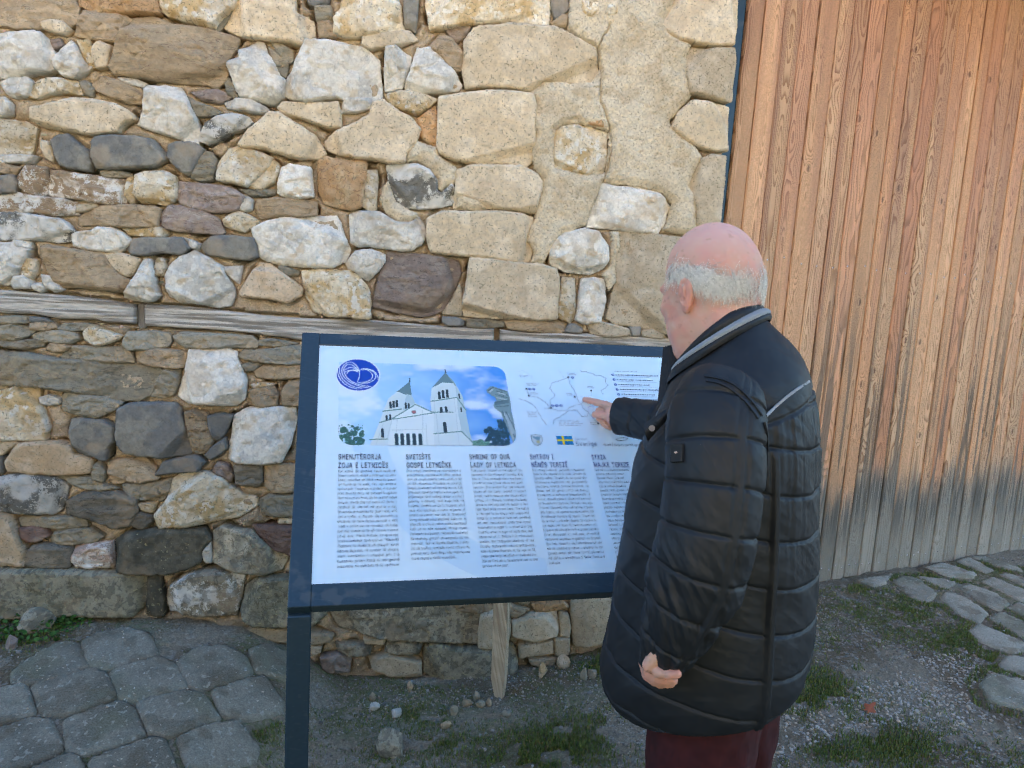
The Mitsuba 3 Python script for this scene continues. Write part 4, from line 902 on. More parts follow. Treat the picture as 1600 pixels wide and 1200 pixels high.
# ------------------------------------------------------------------ the information board
BD, BI = heading(14.2), math.radians(42.7)
BU = math.cos(BI) * np.array([-BD[1], BD[0], 0]) + math.sin(BI) * Z
BNRM = np.cross(BD, BU)
BP = np.array([-.428, 1.431, .944])
BM = frame(BP, BD, BU, BNRM)
bput = lambda m: moved(m, BM)
BW, BH = 1.130, .768
for nm, x0, x1, y0, y1, dz in (('frame_bar', 0, .0455, 0, BH, 0), ('frame_bar', BW - .0455, BW, 0, BH, 0), ('frame_bar', .0457, BW - .0457, BH - .0425, BH, -.0003), ('frame_bar', .0457, BW - .0457, 0, .0495, -.0003)):
    part('information_board', nm, ply(bput(rbox(x0, x1, y0, y1, -.030, dz, .0016)), 'metal_bsdf'))
part('information_board', 'backing_tray', ply(bput(rbox(.02, BW - .02, .02, BH - .02, -.045, -.0302, .001)), 'metal_bsdf'))
for s in (0, BW - .047):
    o = BP + BD * s + np.array([-BD[1], BD[0], 0]) * .003
    hgt = BP[2] - .021
    zb = float(terrain(o[0], o[1])) - .15
    part('information_board', 'leg', ply(moved(rbox(0, .047, 0, .047, zb, hgt, .0025), frame(np.array([o[0], o[1], 0]), BD, np.array([-BD[1], BD[0], 0]), Z)), 'metal_bsdf'))
LAY = -.0034
def flat(poly, lay):
    """One printed shape as a thin sheet, in board millimetres."""
    out = []
    for g in getattr(poly, 'geoms', [poly]):
        if g.geom_type == 'Polygon' and g.area > .2:
            m = trimesh.creation.extrude_polygon(g.simplify(.05), .12, engine='earcut')
            m.apply_translation([0, 0, lay * .35])
            out.append(m)
    m = trimesh.util.concatenate(out)
    m.apply_scale(.001)
    m.apply_translation([0, 0, LAY])
    return bput(m)
def ink(name, items, label=None):
    ms, cs = [], []
    for m, c in items:
        ms.append(m)
        cs.append(np.tile(c, (len(m.vertices), 1)))
    part('information_board', name, ply(trimesh.util.concatenate(ms), 'print_bsdf', color=np.vstack(cs)), label)
def sheet_color(p, n, uv):
    c = mi.Color3f(.60, .755, .88)
    return c * (.985 + .03 * noise(uv.x * 40, uv.y * 40))
bsdf('sheet_bsdf', two(principled(proc(sheet_color), 0.16, specular=0.5)))
sh = rbox(.0452, 1.0848, .0492, .7258, -.012, -.0034, .0005)
part('information_board', 'printed_panel', ply(bput(sh), 'sheet_bsdf', uv=sh.vertices[:, :2], smooth=False))
PG = lambda *p: Polygon(p).buffer(0)
NAVY, BLUE = (.010, .028, .085), (.010, .055, .36)
# pale bands of the background design
disc = lambda x, y, r: Point(x, y).buffer(r, 48)
panel = shapely.box(46, 50, 1084, 725)
band = (disc(620, 500, 500).difference(disc(640, 505, 452))).union(disc(590, 480, 425).difference(disc(600, 486, 408))).union(disc(585, 470, 392).difference(disc(590, 474, 384)))
band = band.intersection(shapely.box(46, 50, 560, 400))
veil = PG((96, 400), (200, 400), (150, 300), (250, 160), (330, 90), (330, 55), (60, 55), (60, 100), (100, 250))
ink('background_design', [(flat(band.intersection(panel), 1), (.50, .685, .86))])
# the photograph of the church
photo = PG((96.4, 440), (96.4, 668), (510, 669), *[(510 + 31 * math.sin(a), 638 + 31 * math.cos(a)) for a in np.linspace(0, 1.57, 9)], (541, 440), *[(506 + 35 * math.cos(a), 438 - 35 * math.sin(a)) for a in np.linspace(0, 1.57, 9)],
           *[(132 - 35 * math.sin(a), 438 - 35 * math.cos(a)) for a in np.linspace(0, 1.57, 9)])
def photo_sky(p, n, uv):
    a = fbm(uv.x * 9, uv.y * 15, 3.0, 4)
    c = mix((.40, .64, .88), (.06, .27, .72), smoothstep(.10, .55, uv.x + .25 * (a - .5)))
    return mix(c, (.70, .80, .90), smoothstep(.45, .68, a) * .85)
bsdf('photo_bsdf', two(principled(proc(photo_sky), 0.16, specular=0.5)))
pm = flat(photo, 2)
loc = (np.c_[pm.vertices, np.ones(len(pm.vertices))] @ np.linalg.inv(BM).T)[:, :2]
part('information_board', 'church_photograph', ply(pm, 'photo_bsdf', uv=loc), 'printed photograph of a white church with two pointed towers')
WHT, SHD, DRK, GRN, TRIM = (.58, .68, .71), (.42, .55, .60), (.03, .05, .06), (.13, .22, .25), (.18, .30, .31)
IT = []
add = lambda poly, lay, c: IT.append((flat(poly.intersection(photo), lay), c))
add(PG((171, 402), (196, 472), (206, 508), (221, 550), (244, 572), (268, 566), (280, 562), (289, 535), (334, 505), (330, 403)), 3, WHT)
add(PG((255, 509), (268, 566), (280, 562), (289, 535)), 4, SHD)
add(PG((221, 549), (277.7, 607), (281, 563), (268, 560), (244, 571)), 4, GRN)
add(PG((221, 549), (244, 572), (268, 560), (262, 548)), 5, WHT)
add(PG((326, 403), (329, 438), (328, 541), (334, 586), (398, 604), (414, 560), (417, 517), (421, 443), (426, 412), (430, 403)), 4, WHT)
add(PG((398, 600), (398, 560), (397, 500), (400, 448), (426, 412), (421, 443), (417, 517), (414, 560)), 5, SHD)
add(PG((334, 586), (375, 641), (397, 606), (380, 602)), 5, GRN)
add(PG((397, 606), (375, 641), (414, 562), (400, 590)), 6, (.24, .36, .36))
add(PG((334, 586), (363, 605), (394, 604), (380, 592)), 7, WHT)
add(PG((214, 403), (228, 484), (288, 531), (334, 504), (327, 403)), 5, (.64, .73, .76))
for a_, b_ in (((226, 482), (288, 530)), ((288, 530), (336, 503)), ((205, 507), (252, 514)), ((328, 541), (398, 556)), ((398, 556), (418, 515)), ((171, 419), (214, 421)), ((196, 471), (232, 484)), ((329, 438), (400, 446)), ((400, 446), (426, 411)), ((328, 506), (384, 507)), ((232, 482), (330, 503))):
    add(LineString([a_, b_]).buffer(1.6), 6, TRIM)
for x, y, w, h in ((352.5, 562.5, 7, 26), (363, 566, 7, 27), (374, 568.5, 7, 28), (354, 513.5, 7, 19), (367, 516, 7, 19), (359, 458, 9, 34), (225, 527, 6, 22), (233, 529.5, 6, 22), (241, 532, 6, 22), (263.6, 525.7, 5, 20), (271, 526, 5, 16), (214, 485.7, 5, 17), (223, 488, 5, 17), (202.5, 439, 7, 28), (405, 560, 4, 18), (406, 515, 4, 15)):
    add(shapely.box(x - w / 2, y - h / 2, x + w / 2, y + h / 2 - w / 2).union(Point(x, y + h / 2 - w / 2).buffer(w / 2)), 7, DRK)
for x in (236, 250, 264.5, 279.5, 294.5):
    add(shapely.box(x - 5, 403, x + 5, 434).union(Point(x, 434).buffer(5)), 6, TRIM)
    add(shapely.box(x - 3.8, 403, x + 3.8, 433).union(Point(x, 433).buffer(3.8)), 7, DRK)
add(Point(283, 505).buffer(6.5), 6, TRIM); add(Point(283, 505).buffer(4.5), 7, (.35, .12, .14))
for x, y in ((277.7, 608), (375, 642)):
    add(Point(x, y).buffer(2.4), 6, DRK); add(shapely.box(x - .7, y, x + .7, y + 11).union(shapely.box(x - 3, y + 6.5, x + 3, y + 8)), 7, DRK)
rt = np.random.default_rng(3)
for x0, y0, w, h, c in ((96, 403, 64, 70, (.045, .12, .10)), (462, 403, 62, 62, (.02, .06, .09)), (425, 403, 45, 14, (.10, .22, .17)), (500, 430, 22, 62, (.02, .06, .09))):
    blob = shapely.union_all([Point(x0 + w * rt.uniform(0, .95), y0 + h * rt.uniform(0, .9) ** 1.2).buffer(rt.uniform(3, 8)) for _ in range(40)])
    add(blob, 3, c)
    for _ in range(160):
        add(Point(x0 + w * rt.uniform(0, .95), y0 + h * rt.uniform(0, .9) ** 1.2).buffer(rt.uniform(.8, 2.2), 2), 5, tuple(np.array(c) * rt.uniform(.5, 2.2)))
add(PG((481, 584), (494, 597), (504, 595), (538, 581), (542, 549), (539, 510), (543, 477), (541, 431), (530, 413), (510, 509), (495, 523), (494, 535), (504, 548), (501, 560), (482, 574)), 6, (.20, .29, .31))
add(PG((519, 500), (532, 505), (541, 440), (531, 414)), 7, (.33, .42, .45))
add(PG((500, 545), (538, 552), (537, 540), (498, 532)), 7, (.12, .19, .21))
for a_, b_, w_ in (((486, 582), (500, 592), 2.2), ((505, 590), (536, 578), 1.2), ((508, 580), (538, 566), 1.6), ((504, 568), (540, 556), 1.2), ((498, 540), (520, 546), 1.8), ((500, 528), (534, 530), 1.4), ((514, 512), (536, 430), 1.6), ((524, 512), (541, 450), 1.2), ((520, 585), (526, 560), 1.2)):
    add(LineString([a_, b_]).buffer(w_), 8, (.10, .16, .18))
for a_, b_, w_ in (((490, 577), (498, 586), 2.4), ((512, 574), (530, 568), 2.2), ((506, 557), (532, 550), 1.6), ((519, 505), (533, 440), 1.8)):
    add(LineString([a_, b_]).buffer(w_), 9, (.38, .47, .50))
for a_, b_ in (((232, 404), (240, 480)), ((300, 404), (306, 512)), ((340, 404), (340, 500)), ((390, 404), (391, 500)), ((337, 508), (339, 555)), ((391, 508), (391, 556)), ((214, 424), (226, 478)), ((186, 404), (206, 470)), ((310, 404), (312, 470)), ((226, 448), (310, 452)), ((408, 450), (420, 412))):
    add(LineString([a_, b_]).buffer(.9), 6, (.50, .60, .64))
ink('church_picture', IT)
# blue oval emblem with looping white lines
IT = []
oval = shapely.affinity.scale(Point(145, 624).buffer(1, 64), 54, 53)
add2 = lambda poly, lay, c: IT.append((flat(poly, lay), c))
add2(oval.buffer(3), 8, (.62, .74, .86))
add2(oval, 9, (.008, .05, .40))
def curve(pts, w):
    from scipy.interpolate import splprep, splev
    t_, _ = splprep(np.array(pts, float).T, s=0, k=min(3, len(pts) - 1))
    return LineString(np.array(splev(np.linspace(0, 1, 60), t_)).T).buffer(w)
EM = lambda x, y: (145 + (x - 352) * .368, 624 - (y - 294) * .49)
for pts in ([(345, 345), (362, 275), (340, 230), (300, 207), (262, 222), (240, 265), (262, 320), (330, 362), (420, 382)],
            [(360, 268), (400, 250), (455, 270), (475, 305), (450, 335), (380, 352), (352, 346)],
            [(360, 268), (330, 240), (292, 222), (262, 240), (255, 275), (285, 325), (360, 362), (440, 372)],
            [(400, 255), (440, 275), (452, 305), (425, 335), (380, 345)], [(385, 262), (430, 253), (480, 285), (490, 320)],
            [(262, 262), (300, 245), (352, 268)], [(262, 278), (300, 265), (352, 276)], [(275, 290), (310, 262), (345, 268)],
            [(212, 260), (225, 320), (280, 372), (350, 392)], [(225, 245), (236, 310), (290, 362), (380, 385)]):
    add2(curve([EM(*p) for p in pts], .95).intersection(oval), 10, (.70, .80, .90))
ink('emblem', IT, 'blue oval emblem with white looping lines')
# the map
IT = []
GR, LG = (.27, .35, .44), (.44, .54, .64)
MAPS = [([(593, 591), (596, 567), (619, 563), (637, 549), (651, 526), (653, 553), (672, 572), (660, 595), (669, 615), (691, 622), (721.5, 637), (721, 614), (730, 589), (733, 561), (742, 530), (753, 514), (774, 477)], 1.0, GR),
        ([(651, 526), (672, 517), (693, 521), (716, 536), (738, 542), (755, 556)], .9, GR), ([(734, 567), (757, 568), (776, 573), (779, 590)], .7, LG),
        ([(764, 665), (766, 660), (777, 661), (788, 655), (797, 654), (808, 645), (820, 648), (834, 636), (828, 622), (834, 612), (822, 600), (808, 591), (812, 576)], 1.0, GR),
        ([(568, 557), (584, 551), (605, 536), (614, 511), (620, 488), (630, 470)], 1.0, GR), ([(648, 472), (653, 488), (675, 500), (703, 521), (724, 522), (732, 499), (750, 502), (755, 518)], 1.0, GR),
        ([(580, 653), (593, 658), (614, 637), (617, 609)], .6, LG), ([(696, 666), (708, 636)], .6, LG), ([(755, 518), (760, 533), (775, 537), (768, 522)], .8, (.3, .35, .75))]
for pts, w, c in MAPS:
    pts = np.array(pts)
    fine = np.array(LineString(pts).segmentize(6).coords)
    fine = fine + rt.uniform(-1.0, 1.0, fine.shape)
    add2(LineString(fine).buffer(w * .75), 3, c)
for x, y in ((596, 567), (651, 526), (721.5, 637.5), (726, 566.5), (779, 590), (774, 477), (593, 591)):
    add2(Point(x, y).buffer(3.0), 5, (.01, .02, .05))
for x, y in ((602, 590.6), (613.6, 591), (657, 535), (669, 535.3), (681, 535.6), (733.7, 636.6), (798, 477.6), (810, 477.8), (787, 478), (857.9, 651), (857.4, 633), (857.4, 615), (857.7, 597), (857.7, 579.5), (858, 562), (858, 545), (858, 527)):
    add2(Point(x, y).buffer(4.4), 4, (.03, .09, .34)); add2(PG((x - 1.5, y - 2), (x + 1.5, y - 2), (x, y + 2.4)), 6, (.6, .7, .85))
ink('map', IT, 'printed route map with dots along thin grey lines')
IT = []
add2(PG((648.5, 407), (692, 407), (692, 434.5), (648.5, 434.5)), 3, (.0, .17, .42)); add2(shapely.box(648.5, 418.2, 692, 423.4).union(shapely.box(662.5, 407, 668.6, 434.5)), 4, (.80, .58, .02))
ink('flag', IT, 'small printed flag, blue with a yellow cross')
IT = []
shield = PG((580, 437), (595, 440), (610.5, 436), (610, 418), (604, 408), (593, 402.5), (584, 408), (580, 420))
add2(shield, 3, (.22, .30, .36)); add2(shield.buffer(-2), 4, (.50, .60, .66)); add2(PG((584, 432), (606, 432), (600, 418), (590, 424)), 5, (.16, .28, .38)); add2(Point(597, 415).buffer(5), 5, (.50, .46, .25)); ink('crest', IT)
IT = []
oval2 = shapely.affinity.rotate(shapely.affinity.scale(Point(830, 426).buffer(1, 32), 18, 5), 6)
add2(oval2.difference(shapely.affinity.scale(oval2, .86, .62)), 3, (.10, .13, .18))
ink('logo_loop', IT)

_glyph = {}
def glyph(ch):
    if ch not in _glyph:
        m = meshkit.text_mesh(ch[0], 1.0, .1, len(ch) > 1)
        _glyph[ch] = (m, float(m.bounds[1, 0]) + .15)
    return _glyph[ch]
def words(text, x, y, h, width=None, c=NAVY, xs=.66, bold=False):
    """A line of lettering on the sheet, set glyph by glyph and squeezed to its width (mm)."""
    at, vs, fs, n = 0.0, [], [], 0
    for ch in text:
        if ch == ' ':
            at += .66
            continue
        m, adv = glyph(ch + ('*' if bold else ''))
        vs.append(m.vertices + [at, 0, 0]); fs.append(m.faces + n)
        n += len(m.vertices); at += adv
    m = trimesh.Trimesh(np.vstack(vs), np.vstack(fs), process=False)
    m.apply_scale([width / (at - .15) if width else xs * h, h, 1])
    m.apply_translation([x, y, 1.4])
    m.apply_scale(.001)
    m.apply_translation([0, 0, LAY])
    LET.append((bput(m), c))
LET = []
for text, x, y, w, c in (('SHENJTËRORJA', 96.5, 361, 101, NAVY), ('ZOJA E LETNICËS', 96.5, 337, 117, NAVY), ('SVETIŠTE', 256, 361, 60, NAVY), ('GOSPE LETNIČKE', 256, 337, 109, NAVY), ('SHRINE OF OUR', 411.8, 361, 103, NAVY),
                         ('LADY OF LETNICA', 411.8, 337, 116, NAVY), ('SHTEGU I', 567, 361, 62, (.02, .055, .22)), ('NËNËS TEREZË', 567, 337, 95.5, (.02, .055, .22)), ('STAZA', 731.5, 360, 39, (.02, .055, .22)), ('MAJKE TEREZE', 732, 336.5, 97, (.02, .055, .22))):
    words(text, x, y + .6, 14.6, w, (c[0] * .5, c[1] * .6, c[2] * .8), bold=True)
words('Sverige', 697, 403, 14, 58, (.05, .10, .22)); words('Sweden', 697, 421.5, 7.5, 35, (.30, .38, .50)); words('swisscontact', 772.7, 403, 10, 112, (.16, .19, .25))
COLS = [(96.6, 328.3, 87.0, 133, """Kjo kishë që gjendet buzë malit të|fshatit Letnicë, është e ndërtuar në vitin|1866, ndonëse në këtë vend ka pasur|një Kishë që në shek. XVI. Ajo është e|njohur për Truporen e Zojës, e punuar|prej druri të bliri, që paraqet Virgjërën|Mari të ulur në fron, që në prehër mban|Jezusin fëmijë dhe një mollë në dorën e|djathtë të shtrirë në gjurin e saj.|Shtatorja mendohet të jetë rreth 400|vjet e vjetër, e cila për një periudhë ka|qëndruar në male derisa banorët e këtij|vendi e sollën për ta vendosur në kishë,|pas një shenje drite që kishte nxjerrë|prej saj. Para kësaj truporeje|mrekullibërëse janë betuar "Martirët|Shqiptarë të Malësisë së Shkupit" kurse|Gonxhe Bojaxhiu, në moshën 18 vjeçare,|merr vendimin e shenjtë për t'ia|kushtuar jetën Zotit si murgeshë|misionare në shërbim të të varfërve."""),
        (255.9, 328.6, 100.1, 131, """Ova crkva, smještena na rubu planine u|selu Letnica, izgrađena je 1866. godine,|iako na ovom mjestu crkva postoji još|od 16. stoljeća. Poznata je po kipu|Gospe, izrađenom od lipovog drveta, koji|prikazuje Djevicu Mariju kako sjedi na|prijestolju, drži malog Isusa u krilu i|jabuku u desnoj ruci koja leži na|koljenu. Smatra se da su korpusi stari|oko 400 godina, a neko vrijeme je|ostala na planini sve dok ju stanovnici|ovog mjesta nisu donijeli kako bi ih|smjestili u crkvu, nakon znaka svjetlosti|koji je iz nje izašao. Pred ovim|čudesnim korpusom, "Albanski mučenici|Skopskog gorja" prisegnuli su na|vjernost, dok je Gonđa Bojađiu, u dobi|od 18 godina, donijela svetu odluku da|posveti svoj život Bogu kao misionarska|časna sestra u službi siromašnih."""),
        (411.9, 328.7, 76.0, 129, """This church, located on the edge of the|mountain in the village of Letnica, was|built in 1866, although there has been a|church in this place since the 16th-|century. It is known for the wooden|statue of Our Lady, carved of linden|wood, which depicts the Virgin Mary|sitting on a throne, holding the baby|Jesus in her lap and an apple in her|right hand lying on her knee. The statue|is thought to be about 400 years old,|which for a period of time has remained|on the mountains until the local|community brought it to place it in the|church, after a sign of light that had|come out of it. Before this miraculous|statue, the "Albanian Martyrs of the|Skopje Highlands" swore allegiance,|while Gonxhe Bojaxhiu at the age of 18,|made the holy decision to dedicate her|life to God as a missionary nun in the|service of the poor."""),
        (567.4, 329.2, 77.5, 137, """Ky shteg kulturor paraqet rrugëtimin|historik dhe shpirtëror të Shën Terezës së|Kalkutës (Nënës Terezë), një murgeshë dhe|misionare katolike me prejardhje|shqiptare. Anjezë Gonxhe Bojaxhiu, ka|lindur më 26 gusht 1910 në Shkup,|kryeqyteti e sotëm të Maqedonisë së|Veriut, atëbotë pjesë e vilajetit të Kosovës|në Perandorinë Osmane. Familja e saj, nga|Prizreni (Kosovë) ishte një familje e pasur|dhe fetare, që gjente me përkushtim për|të ndihmuar njerëzit në nevojë. Trajtoi kur|në të cilën u rrit edhe Anjeza. Si vajzë e re|një ndjeu për herë të parë thirrjen e saj,|hyjnore në Shenjtëroren e Zojës Letnicë|(Viti, Kosovë) ku më pas, si nxënë|misionare vazhdon rrugëtimin në Irlandë|dhe Indi. Misioni i saj i dhembshurisë për|më të varfërit e botës u shpërblye me|Çmimin Nobel për Paqe (1979) përderisa|në 2016 u shenjtërua si Shën Tereza e|Kalkutës."""),
        (732.0, 328.7, 87.0, 137, """Ova kulturna staza predstavlja|duhovno putovanje Svete|Kalkute (Majke Terezije)|redovnice i misionarke alban|Anjeza Gondža Bojadžija|augusta 1910. godine u S|prestonici Severne Make|Kosovskog vilajeta u O|Njena porodica iz Priz|bogata i religiozna p|posvećeno pomaga|dok u kojem je|mlada devojka,|božanski poziv|Letnice (Viti)|nastavila sa|sestra u|saosećanja|nagrade|(1979)|kao S""")]
for x, y0, y1, w, txt in COLS:
    ls = txt.split('|')
    for i, s in enumerate(ls):
        last = i == len(ls) - 1 or x > 700
        words(s, x, y0 + (y1 - y0) * i / (len(ls) - 1) - 2.8, 6.5, None if last and len(s) < 36 else w, (.012, .028, .07), .62)
for i, (w1, w2) in enumerate(((133, 100), (106, 120), (95, 110), (120, 105), (100, 118), (112, 90), (100, 100))):
    y = 651 - 17.8 * i
    IT = LET
    LET.append((flat(shapely.union_all([shapely.box(866 + a_, y - 1.2, 866 + a_ + b_, y + 2.0) for a_, b_ in zip(range(0, w1, 7), rt.uniform(4, 6.4, 40))]), 3), (.12, .16, .24)))
    LET.append((flat(shapely.union_all([shapely.box(868 + a_, y - 7.6, 868 + a_ + b_, y - 6.0) for a_, b_ in zip(range(0, w2, 6), rt.uniform(3, 5.4, 40))]), 3), (.40, .47, .56)))
for x, y, w in ((595, 605, 28), (595, 610, 34), (600, 578, 20), (600, 574, 24), (632, 526, 16), (722, 652, 20), (722, 647, 24), (704, 578, 18), (704, 573, 22), (770, 606, 16), (770, 601, 20), (752, 480, 18), (752, 474, 22), (580, 640, 22), (582, 634, 20), (582, 512, 26), (583, 505, 24), (583, 498, 22), (662, 484, 60), (664, 477, 66), (664, 470, 60), (865, 665, 20), (890, 665, 20), (915, 665, 20)):
    LET.append((flat(shapely.union_all([shapely.box(x + a_, y - 1, x + a_ + 2.6, y + 1.2) for a_ in np.arange(0, w, 3.6)]), 3), (.30, .36, .45)))
ink('lettering', LET, 'dark blue headings over columns of small print')
tag('information_board', 'tilted information board with a dark blue-grey steel frame on two legs', 'information board')

# ------------------------------------------------------------------ the man
MO = np.array([.405, 1.405, 0.0])
_a = math.radians(62)
MF = np.array([-math.sin(_a), math.cos(_a), 0.0])          # where his body faces
ML = np.array([-MF[1], MF[0], 0.0])                        # to his left, towards the camera
def body(f, l, z):
    f, l, z = (np.asarray(v, float)[..., None] for v in (f, l, z))
    return MO + f * MF + l * ML + z * Z

def surface_net(fn, lo, hi, h):
    """A closed mesh of the zero level of fn(points), by marching tetrahedra; blocks far from the surface are not sampled."""
    B = 6
    nb = [int(math.ceil((b_ - a_ + 4 * h) / (B * h))) for a_, b_ in zip(lo, hi)]
    n = [k * B for k in nb]
    o = np.asarray(lo, float) - 2 * h
    bc = np.stack(np.meshgrid(*[(np.arange(k) + .5) * B * h - .5 * h for k in nb], indexing='ij'), -1) + o
    D = fn(bc.reshape(-1, 3)).reshape(nb)
    near = np.argwhere(np.abs(D) < B * h * 1.5 + .006)
    G = np.repeat(np.repeat(np.repeat(D, B, 0), B, 1), B, 2)
    off = np.stack(np.meshgrid(*[np.arange(B)] * 3, indexing='ij'), -1).reshape(-1, 3)
    for c0 in range(0, len(near), 1500):
        I = (near[c0:c0 + 1500, None] * B + off[None]).reshape(-1, 3)
        G[tuple(I.T)] = fn(o + I * h)
    G = np.where(np.abs(G) < 1e-7, 1e-7, G)
    s = G < 0
    mixed = np.zeros([k - 1 for k in n], bool)
    for d in off[(off < 2).all(1)]:
        mixed |= s[d[0]:n[0] - 1 + d[0], d[1]:n[1] - 1 + d[1], d[2]:n[2] - 1 + d[2]] != s[:-1, :-1, :-1]
    C = np.argwhere(mixed)
    flat_ = lambda I: (I[..., 0] * n[1] + I[..., 1]) * n[2] + I[..., 2]
    E3 = np.eye(3, dtype=int)
    import itertools
    tris = []
    Gf = G.ravel()
    for p_ in itertools.permutations(range(3)):
        k1 = E3[p_[0]]; k2 = k1 + E3[p_[1]]
        T4 = np.stack([flat_(C), flat_(C + k1), flat_(C + k2), flat_(C + 1)], 1)
        odd = (p_[0] > p_[1]) ^ (p_[0] > p_[2]) ^ (p_[1] > p_[2])
        if odd:
            T4 = T4[:, [0, 2, 1, 3]]
        ins = Gf[T4] < 0
        code = ins @ [1, 2, 4, 8]
        def emit(mask, *tri):
            if mask.any():
                t4 = T4[mask]
                for t in tri:
                    tris.append(np.stack([np.sort(t4[:, list(e)], axis=1) for e in t], 1))
        for i in range(4):
            r = [[1, 2, 3], [0, 3, 2], [0, 1, 3], [0, 2, 1]][i]
            t = ((i, r[0]), (i, r[1]), (i, r[2]))
            emit(code == 1 << i, t)
            emit(code == 15 - (1 << i), t[::-1])
        for (a_, b_, c_, d_) in ((0, 1, 2, 3), (0, 2, 3, 1), (0, 3, 1, 2)):
            q = [(a_, c_), (a_, d_), (b_, d_), (b_, c_)]
            t = ((q[0], q[1], q[2]), (q[0], q[2], q[3]))
            emit(code == (1 << a_ | 1 << b_), *t)
            emit(code == 15 - (1 << a_ | 1 << b_), *[x[::-1] for x in t])
    Tr = np.concatenate(tris)
    key = Tr[..., 0].astype(np.int64) * len(Gf) + Tr[..., 1]
    ue, inv = np.unique(key, return_inverse=True)
    ia, ib = ue // len(Gf), ue % len(Gf)
    xyz = lambda i: np.stack(np.unravel_index(i, n), 1) * h + o
    t = np.clip(Gf[ia] / (Gf[ia] - Gf[ib]), .03, .97)[:, None]
    m = trimesh.Trimesh(xyz(ia) * (1 - t) + xyz(ib) * t, inv.reshape(-1, 3), process=False)
    if m.volume < 0:
        m.invert()
    return m

import manifold3d
def as_manifold(m):
    return manifold3d.Manifold(manifold3d.Mesh(vert_properties=np.asarray(m.vertices, np.float32), tri_verts=np.asarray(m.faces, np.uint32)))

def smin(a, b, k):
    h = np.clip(.5 + .5 * (b - a) / k, 0, 1)
    return b + (a - b) * h - k * h * (1 - h)

def ellip(p, c, r):
    q = (p - np.asarray(c)) / np.asarray(r)
    k0 = np.linalg.norm(q, axis=-1)
    k1 = np.linalg.norm(q / np.asarray(r), axis=-1)
    return k0 * (k0 - 1) / np.maximum(k1, 1e-9)

def bone(p, a, b, ra, rb):
    a, b = np.asarray(a, float), np.asarray(b, float)
    t = np.clip(((p - a) @ (b - a)) / max((b - a) @ (b - a), 1e-12), 0, 1)
    return np.linalg.norm(p - a - t[:, None] * (b - a), axis=1) - (ra + (rb - ra) * t)

# head: local axes forward, left, up; turned towards the board and bent a little
HO = np.array(HEAD_O) * .001
_h, _p = math.radians(35), math.radians(9)
HF0, HL = np.array([-math.sin(_h), math.cos(_h), 0]), np.array([-math.cos(_h), -math.sin(_h), 0])
HF = math.cos(_p) * HF0 - math.sin(_p) * Z
HU = math.sin(_p) * HF0 + math.cos(_p) * Z
HM = frame(HO, HF, HL, HU)
NECK0, NECK1 = np.array([-.022, 0, -.085]), np.array([-.060, 0, -.25])
def ear_sdf(p, sgn):
    c = np.array([.002, sgn * .0775, -.047])
    ax = np.array([-math.cos(.20), sgn * math.sin(.20), 0])   # backwards and outwards
    nz = np.array([math.sin(.20), sgn * math.cos(.20), 0])
    up = np.array([-.20, 0, .98])
    q = p - c
    L = np.stack([q @ ax, q @ nz, q @ up], 1)
    taper = 1 + .22 * np.clip(L[:, 2] / .032, -1, 1)
    Ls = L / np.stack([taper, np.ones_like(taper), np.ones_like(taper)], 1)
    e = ellip(Ls, [.006, 0, 0], [.0185, .0065, .0335])
    hol = ellip(Ls, [.0045, .0065, .004], [.0105, .0065, .0215])
    can = ellip(L, [-.003, .004, -.006], [.006, .009, .008])
    rim = ellip(Ls, [.008, .0045, .006], [.0040, .004, .014])
    e = np.maximum(e, -hol)
    e = np.maximum(e, -can)
    e = np.minimum(e, rim)
    return smin(e, ellip(L, [.001, -.006, -.004], [.012, .010, .024]), .004)

def head_sdf(p):
    d = ellip(p, [-.002, 0, .0], [.095, .0775, .093])
    d = smin(d, ellip(p, [-.034, 0, -.03], [.062, .068, .066]), .03)
    d = smin(d, ellip(p, [.030, 0, -.072], [.066, .064, .082]), .03)
    for s in (1, -1):
        d = smin(d, ellip(p, [.028, s * .034, -.108], [.046, .036, .042]), .02)
        d = smin(d, ellip(p, [.068, s * .040, -.062], [.022, .020, .018]), .016)
    d = smin(d, np.linalg.norm(p - [.074, 0, -.142], axis=1) - .021, .022)
    d = smin(d, bone(p, NECK0, NECK1, .064, .072), .028)
    d = smin(d, ellip(p, [.026, 0, -.152], [.052, .052, .030]), .03)
    d = smin(d, ellip(p, [-.058, 0, -.098], [.034, .052, .020]), .016)       # fold of the nape
    d = smin(d, ellip(p, [.083, 0, -.024], [.017, .052, .012]), .014)
    for s in (1, -1):
        d = -smin(-d, ellip(p, [.098, s * .031, -.043], [.014, .016, .010]), .010)
        d = smin(d, ellip(p, [.084, s * .031, -.043], [.0115, .0125, .0115]), .003)
    d = smin(d, bone(p, [.092, 0, -.042], [.110, 0, -.080], .009, .0120), .012)
    for s in (1, -1):
        d = smin(d, np.linalg.norm(p - [.098, s * .012, -.083], axis=1) - .008, .008)
    d = smin(d, ellip(p, [.090, 0, -.108], [.010, .024, .006]), .006)
    d = smin(d, ellip(p, [.087, 0, -.118], [.010, .021, .006]), .006)
    for s in (1, -1):
        d = smin(d, ear_sdf(p, s), .004)
    return d

def solid_net(fn, lo, hi, h):
    for k in (1, .97):
        m = surface_net(fn, lo, hi, h * k)
        if as_manifold(m).status() == manifold3d.Error.NoError:
            break
    return m
head = solid_net(head_sdf, [-.16, -.125, -.34], [.15, .125, .11], .0030)
head = moved(head, HM)

